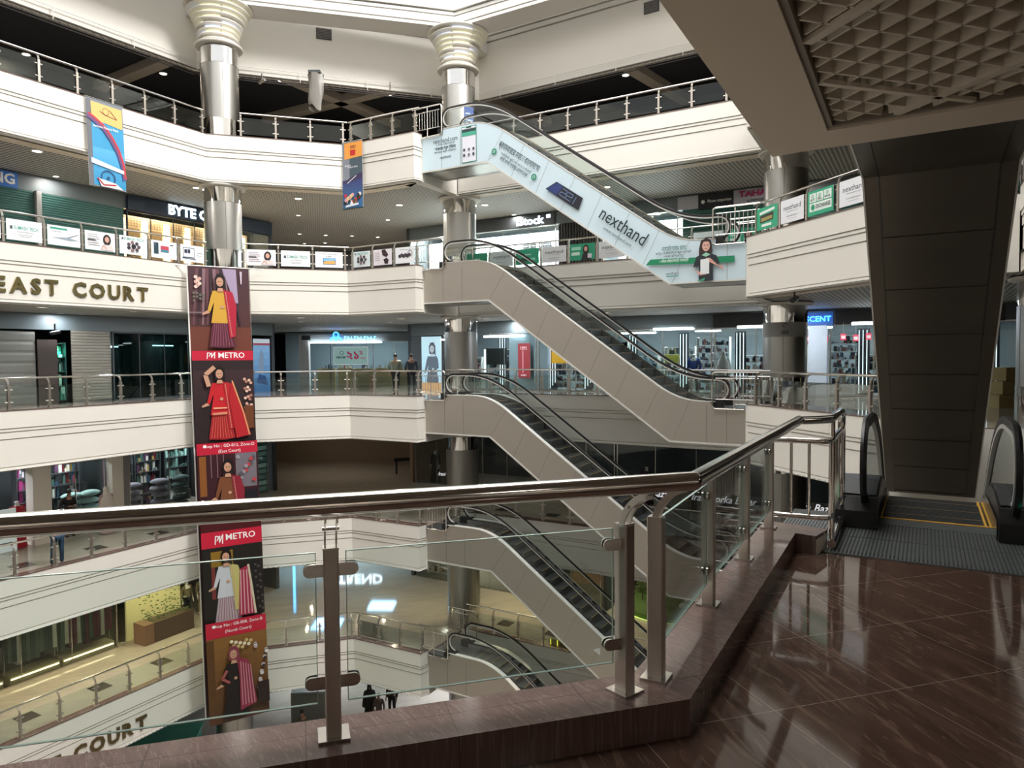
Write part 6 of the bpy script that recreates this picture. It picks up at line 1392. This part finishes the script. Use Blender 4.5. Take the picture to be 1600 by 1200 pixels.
t = empty('notice_plate', (COLS[1][0]+.30, COLS[1][1]-.69, FL(4)+.95), R(22), 'blue notice plate on the centre column behind the escalator head, topmost balcony', 'notice')
a = Art(); a.rect(0, .42, 0, 1.15, '#27509c'); [a.rect(.05, .37-.05*(k % 3), .15+.14*k, .20+.14*k, '#c8d8f0') for k in range(6)]; a.build('printed_face', t); MB().b2(0, .42, .001, .01, 0, 1.15).build('plate', WHITE, t)

for i, s in enumerate((3.0, 5.4, 8.3, 10.2, 12.5, 14.9, 17.4, 19.6, 22.2, 24.4, 26.5)):
    t = rootw('wall_light_strip', 'R', s, .62, FL(2)+.9, 'slender white upright light strip in the eye-level shops, %s' % ['first from left', 'second from left', 'third from left', 'fourth from left', 'fifth from left', 'sixth from left', 'seventh from left', 'last before the right column', 'first after the pale blue pier', 'second after the pale blue pier', 'third after the pale blue pier'][i], 'light strip', 'upright light strips in the eye-level shops')
    for k in range(3): MB().b2(.14*k, .14*k+.03, -.02, .0, -.8+.15*k, 1.75).build('strip', mat('soft_strip', (1, 1, 1), .5, emit=(.85, .95, 1), estr=1.3), t)
    MB().b2(-.05, .40, .0, .03, -.9, 1.8).build('strip_board', DARKG, t)
for i, z in enumerate((0, .42, .84)):
    t = empty('cardboard_box', (15.3+.04*i, 22.2, FL(2)+z), .1*i, 'brown cardboard box at the far right edge, %s of the stack' % ['bottom', 'middle', 'top'][i], 'box', 'cardboard boxes at the far right'); CB = mat('cardboard', (.38, .30, .13), .8); MB().b2(-.4, .4, -.3, .3, 0, .40).build('carton', CB, t); MB().b2(-.4, .4, -.03, .03, .400, .403).build('tape', mat('packing_tape', (.5, .42, .25), .3), t)
# ------------------------------------------------------------ people and mannequins
def skin_obj(name, V, Ed, Rr, m, parent, sub=2, root=0):
    me = bpy.data.meshes.new(name); me.from_pydata([tuple(v) for v in V], Ed, []); me.materials.append(m)
    o = bpy.data.objects.new(name, me); col.objects.link(o); o.parent = parent
    md = o.modifiers.new('Skin', 'SKIN'); md.use_smooth_shade = True
    for i, r_ in enumerate(Rr):
        rr = r_ if isinstance(r_, tuple) else (r_, r_); me.skin_vertices[0].data[i].radius = rr; me.skin_vertices[0].data[i].use_root = (i == root)
    s = o.modifiers.new('Sub', 'SUBSURF'); s.levels = 1; s.render_levels = sub
    return o
SKINM = mat('skin', (.36, .20, .13), .55, noise=.05); HAIRM = mat('black_hair', (.012, .010, .010), .5)
def human(loc, rz, label, shirt, pants, h=1.68, cat='person', name='person', pose='stand', female=False, scarf=None, skirt=False, group=None, skin=None, shoe=None, hairc=True, bald=False):
    """faces local -Y; joints scaled from a 1.70 m figure"""
    t = empty(name, loc, rz, label, cat, group); k = h*1.07/1.70; S = skin or SKINM
    aL, aR = 0, 0
    hip = .93; legL = [(.10, 0, .90), (.115, -.01, .49), (.12, .02, .09)]; legR = [(-.10, 0, .90), (-.115, -.01, .49), (-.12, .02, .09)]
    armL = [(.19, 0, 1.40), (.25, .03, 1.12), (.26, -.04, .88)]; armR = [(-.19, 0, 1.40), (-.25, .03, 1.12), (-.26, -.04, .88)]
    if pose == 'walk': legL = [(.10, 0, .90), (.11, -.12, .50), (.12, -.14, .09)]; legR = [(-.10, 0, .90), (-.11, .02, .50), (-.11, .24, .13)]; armL = [(.19, 0, 1.40), (.25, .10, 1.14), (.25, .02, .92)]; armR = [(-.19, 0, 1.40), (-.25, -.04, 1.13), (-.24, -.20, .95)]
    if pose == 'lean': armL = [(.19, 0, 1.38), (.34, .02, 1.16), (.30, -.26, 1.10)]; armR = [(-.19, 0, 1.38), (-.34, .02, 1.16), (-.30, -.26, 1.10)]; legR = [(-.10, 0, .90), (-.16, -.02, .49), (-.17, .03, .09)]
    if pose == 'phone': armL = [(.19, 0, 1.38), (.26, .04, 1.12), (.10, -.26, 1.16)]; armR = [(-.19, 0, 1.38), (-.26, .04, 1.12), (-.06, -.27, 1.14)]
    hd = .0 if pose != 'phone' else -.05
    V = [(0, 0, .95), (0, 0, 1.12), (0, 0, 1.36), (0, 0, 1.48), (0, -.01+hd, 1.555), (0, -.02+hd, 1.64)]; E_ = [(0, 1), (1, 2), (2, 3), (3, 4), (4, 5)]; Rd = [(.145, .10), (.125, .09), (.15, .095), .055, (.062, .078), (.066, .085)]
    for leg in (legL, legR):
        b = len(V); V += leg+[(leg[2][0], leg[2][1]-.14, .045)]; E_ += [(0, b), (b, b+1), (b+1, b+2), (b+2, b+3)]; Rd += [.085, .055, .038, (.042, .03)]
    for arm in (armL, armR):
        b = len(V); hx, hy, hz = arm[2]; V += arm; sg = 1 if hx > 0 else -1; E_ += [(2, b), (b, b+1), (b+1, b+2)]; Rd += [.052, .038, .026]
        dx, dy, dz = (Vector(arm[2])-Vector(arm[1])).normalized(); palm = (hx+dx*.07, hy+dy*.07, hz+dz*.07); pb = len(V); V.append(palm); E_.append((b+2, pb)); Rd.append((.030, .022))
        for f in range(4):
            o_ = (f-1.5)*.018; px = palm[0]+dx*.04+(o_ if abs(dy) > .5 else 0); py = palm[1]+dy*.04+(0 if abs(dy) > .5 else o_); L1 = [.055, .068, .064, .05][f]
            q = len(V); V += [(px, py, palm[2]+dz*.045), (px+dx*L1-.008*sg, py+dy*L1, palm[2]+dz*(.045+L1)-.004)]; E_ += [(pb, q), (q, q+1)]; Rd += [.0095, .0075]
        q = len(V); V += [(palm[0]-sg*.03, palm[1]-.02, palm[2]+dz*.0), (palm[0]-sg*.045, palm[1]-.035, palm[2]+dz*.035)]; E_ += [(b+2, q), (q, q+1)]; Rd += [.011, .009]
    body = skin_obj('body', [(x*k, y*k, z*k) for x, y, z in V], E_, [tuple(q*k for q in r_) if isinstance(r_, tuple) else r_*k for r_ in Rd], S, t)
    # face and ears belong to the body
    mb = MB(); mb.ball((0, -.105*k+hd*k, 1.60*k), .014*k, n=5, sc=(.8, 1.2, 1.6)).ball((.074*k, -.01*k, 1.605*k), .018*k, n=5, sc=(.5, .8, 1.4)).ball((-.074*k, -.01*k, 1.605*k), .018*k, n=5, sc=(.5, .8, 1.4)); mb.build('nose_and_ears', S, body, smooth=True)
    if not bald:
        mb = MB(); mb.ball((.028*k, -.088*k+hd*k, 1.628*k), .009*k, n=4).ball((-.028*k, -.088*k+hd*k, 1.628*k), .009*k, n=4); mb.build('eyes', HAIRM, body)
        MB().ball((0, -.092*k+hd*k, 1.562*k), .016*k, n=4, sc=(1.3, .5, .4)).build('mouth', mat('lips', (.35, .10, .09), .5), body)
    def wear(nm, idx, grow, m, extra=None):
        vs = [V[i] for i in idx[0]]; o = skin_obj(nm, [(x*k, y*k, z*k) for x, y, z in vs], idx[1], [r_*k if not isinstance(r_, tuple) else tuple(q*k for q in r_) for r_ in grow], m, t); return o
    if shirt:
        vv = [(0, 0, .93), (0, 0, 1.12), (0, 0, 1.38), (0, 0, 1.49)]+[armL[0], armL[1], armR[0], armR[1]]
        fl = [tuple(a+(b-a)*.8 for a, b in zip(arm[1], arm[2])) for arm in (armL, armR)]; vv += fl
        ed = [(0, 1), (1, 2), (2, 3), (2, 4), (4, 5), (5, 8), (2, 6), (6, 7), (7, 9)]; rr = [(.165, .12), (.15, .115), (.178, .122), (.088, .084), .074, .055, .074, .055, .044, .044]
        skin_obj('shirt', [(x*k, y*k, z*k) for x, y, z in vv], ed, [tuple(q*k for q in r_) if isinstance(r_, tuple) else r_*k for r_ in rr], shirt, t)
    if pants and not skirt:
        vv = [(0, 0, .97)]+legL+legR; ed = [(0, 1), (1, 2), (2, 3), (0, 4), (4, 5), (5, 6)]; rr = [(.155, .115), .100, .070, .058, .100, .070, .058]
        skin_obj('trousers', [(x*k, y*k, z*k) for x, y, z in vv], ed, [tuple(q*k for q in r_) if isinstance(r_, tuple) else r_*k for r_ in rr], pants, t)
    if skirt:
        MB().lathe([(.30*k, .03), (.26*k, .3*k), (.20*k, .7*k), (.15*k, 1.02*k), (.17*k, 1.2*k), (.185*k, 1.36*k), (.12*k, 1.46*k)], n=20, cap=False).build('long_dress', pants, t, smooth=True).scale = (1, .75, 1)
    if scarf: MB().lathe([(.34*k, .75*k), (.30*k, 1.05*k), (.23*k, 1.35*k), (.115*k, 1.50*k), (.098*k, 1.60*k), (.10*k, 1.68*k), (.05*k, 1.745*k), (.005, 1.755*k)], n=18, cap=False).build('head_scarf', scarf, t, smooth=True).scale = (1, .8, 1)
    elif not bald:
        MB().ball((0, .012*k+hd*k, 1.655*k), .093*k, n=8, sc=(.90, 1.02, .98)).build('hair', HAIRM, t, smooth=True)
    for lg in (legL, legR): MB().ball((lg[2][0]*k, (lg[2][1]-.05)*k, .04), .10*k, n=6, sc=(.48, 1.3, .42)).build('shoe', shoe or BLACKP, t, smooth=True)
    return t
M_ = lambda n, h, **k: mat(n, srgb(h), .8, noise=.12, nscale=12, **k)
human((-5.35, 33.0, FL(2)), R(170), 'person in sage green shirt and black trousers walking away on eye-level walkway', M_('sage_shirt', '#7d8574'), M_('black_trousers', '#17181c'), 1.72, pose='walk')
human((-4.62, 33.0, FL(2)), R(-172), 'person in dark slate shirt and black trousers walking away, right of the sage shirt', M_('slate_shirt', '#333b45'), MATS['black_trousers'], 1.72, pose='walk')
x, y, _ = at_run(Z0, A, ZL-5.72, .62, 0)
human((x, y, FL(1)), heading(Z0, A)+0.0, 'person in patterned top and blue jeans leaning on the fourth balcony railing at left', M_('patterned_top', '#9a8c80'), M_('jeans_blue', '#35506a'), 1.70, pose='lean')
x, y = wl(3.35, -.25); human((x, y, FL(1)), R(60), 'person in black shirt looking down, standing by the piled pale teal cushions', M_('black_shirt', '#1a171a'), MATS['black_trousers'], 1.70, pose='phone')
PALE = mat('mannequin_white', (.62, .60, .58), .35); 
def manq(side, l, s, y, label, top, low, rz=0, scarf=None, skirt=True, h=1.7):
    f = wl if side == 'L' else wr_; c = f(s, y); return human((c[0], c[1], FL(l)), (HL if side == 'L' else HR)+rz, label, top, low, h, 'mannequin', 'mannequin', 'stand', scarf=scarf, skirt=skirt, skin=PALE, bald=True, shoe=PALE, group='shop mannequins')
manq('L', 1, 1.45, -.35, 'white headed mannequin in red and white draped dress at the left edge', M_('red_top', '#a82c38'), M_('red_dress', '#b02434'))
manq('L', 1, 2.85, .45, 'mannequin in black dress with golden scarf left of the man in black', M_('black_dress', '#1c1c1a'), MATS['black_dress'], scarf=None)
manq('L', 1, 4.35, -1.1, 'mannequin in white head scarf and flowered gown before the grey pilaster', M_('flower_gown', '#a88c8c'), MATS['flower_gown'], scarf=M_('white_scarf', '#d8d2cc'))
manq('R', 1, 2.6, .5, 'dark plum robe on mannequin behind the centre column', M_('plum_robe', '#3a1c30'), MATS['plum_robe']); manq('R', 1, 1.2, .6, 'black robe on mannequin left of the plum robe', MATS['black_dress'], MATS['black_dress'])
manq('R', 1, 13.4, .4, 'mannequin in dark maroon robe above the handrail bend, fourth storey', M_('maroon_robe', '#42242a'), MATS['maroon_robe'])
manq('R', 2, 13.4, .35, 'pale mannequin in grey scarf and dress behind the escalator foot', M_('grey_dress', '#7c8c94'), MATS['grey_dress'], scarf=M_('grey_scarf', '#9caab4')); manq('R', 2, 16.9, .35, 'mannequin in white head scarf and patterned dress left of the right column', M_('pattern_dress', '#8c9ca0'), MATS['pattern_dress'], scarf=MATS['white_scarf'])
manq('R', 2, 15.6, .40, 'headless-looking mannequin in bright blue shirt', M_('bright_blue', '#1c3c8c'), M_('grey_trousers', '#3c4048'), skirt=False); manq('R', 2, 5.95, .9, 'dark clothed mannequin behind the black screen', M_('charcoal_top', '#2c3034'), MATS['charcoal_top'])
for i, s in enumerate((8.9, 9.7, 10.5)): manq('L', 0, s, .4, 'mannequin in dark trousers right of the planter, %s' % ['left one', 'middle one', 'right one'][i], M_('khaki_top', '#6c6048'), [MATS['black_trousers'], M_('tan_trousers', '#8c7c60'), MATS['black_trousers']][i], skirt=False)
# yellow handbag hanging in the shop
t = rootw('handbag', 'R', 14.55, .55, FL(2)+1.35, 'bright yellow handbag hanging in the eye-level shop left of the right column', 'bag'); MB().prism_xz([(-.30, 0), (.30, 0), (.34, .36), (-.34, .36)], -.06, .06).build('bag_body', mat('yellow_leather', (.62, .58, .08), .45), t); MB().tube([(-.2, 0, .36), (-.12, 0, .62), (.12, 0, .62), (.2, 0, .36)], .015, 6).build('bag_handle', MATS['yellow_leather'], t)
# ground floor
human((-9.35, 31.0, FL(-1)), R(60), 'person in olive shirt on the ground floor beside the near steel post', M_('olive_shirt', '#4c4a3c'), MATS['black_trousers'], 1.68)
human((-6.9, 33.5, FL(-1)), R(10), 'person in black robe on the ground floor left of the pair in black', MATS['black_dress'], MATS['black_dress'], 1.65, skirt=True, scarf=MATS['black_dress'])
human((-5.9, 33.9, FL(-1)), R(-20), 'person in black clothes on the ground floor under the slanted bay, right of the pair', MATS['black_shirt'], MATS['black_trousers'], 1.74)
human((-6.35, 32.9, FL(-1)), R(0), 'person in spotted dress on the ground floor in front of the pair', M_('spotted_dress', '#5c504c'), MATS['spotted_dress'], 1.5, skirt=True)
human((-13.3, 27.3, FL(-1)), R(40), 'person in teal black outfit on the ground floor beside the green kiosk', M_('dark_teal', '#1c2c30'), MATS['dark_teal'], 1.7, skirt=True)
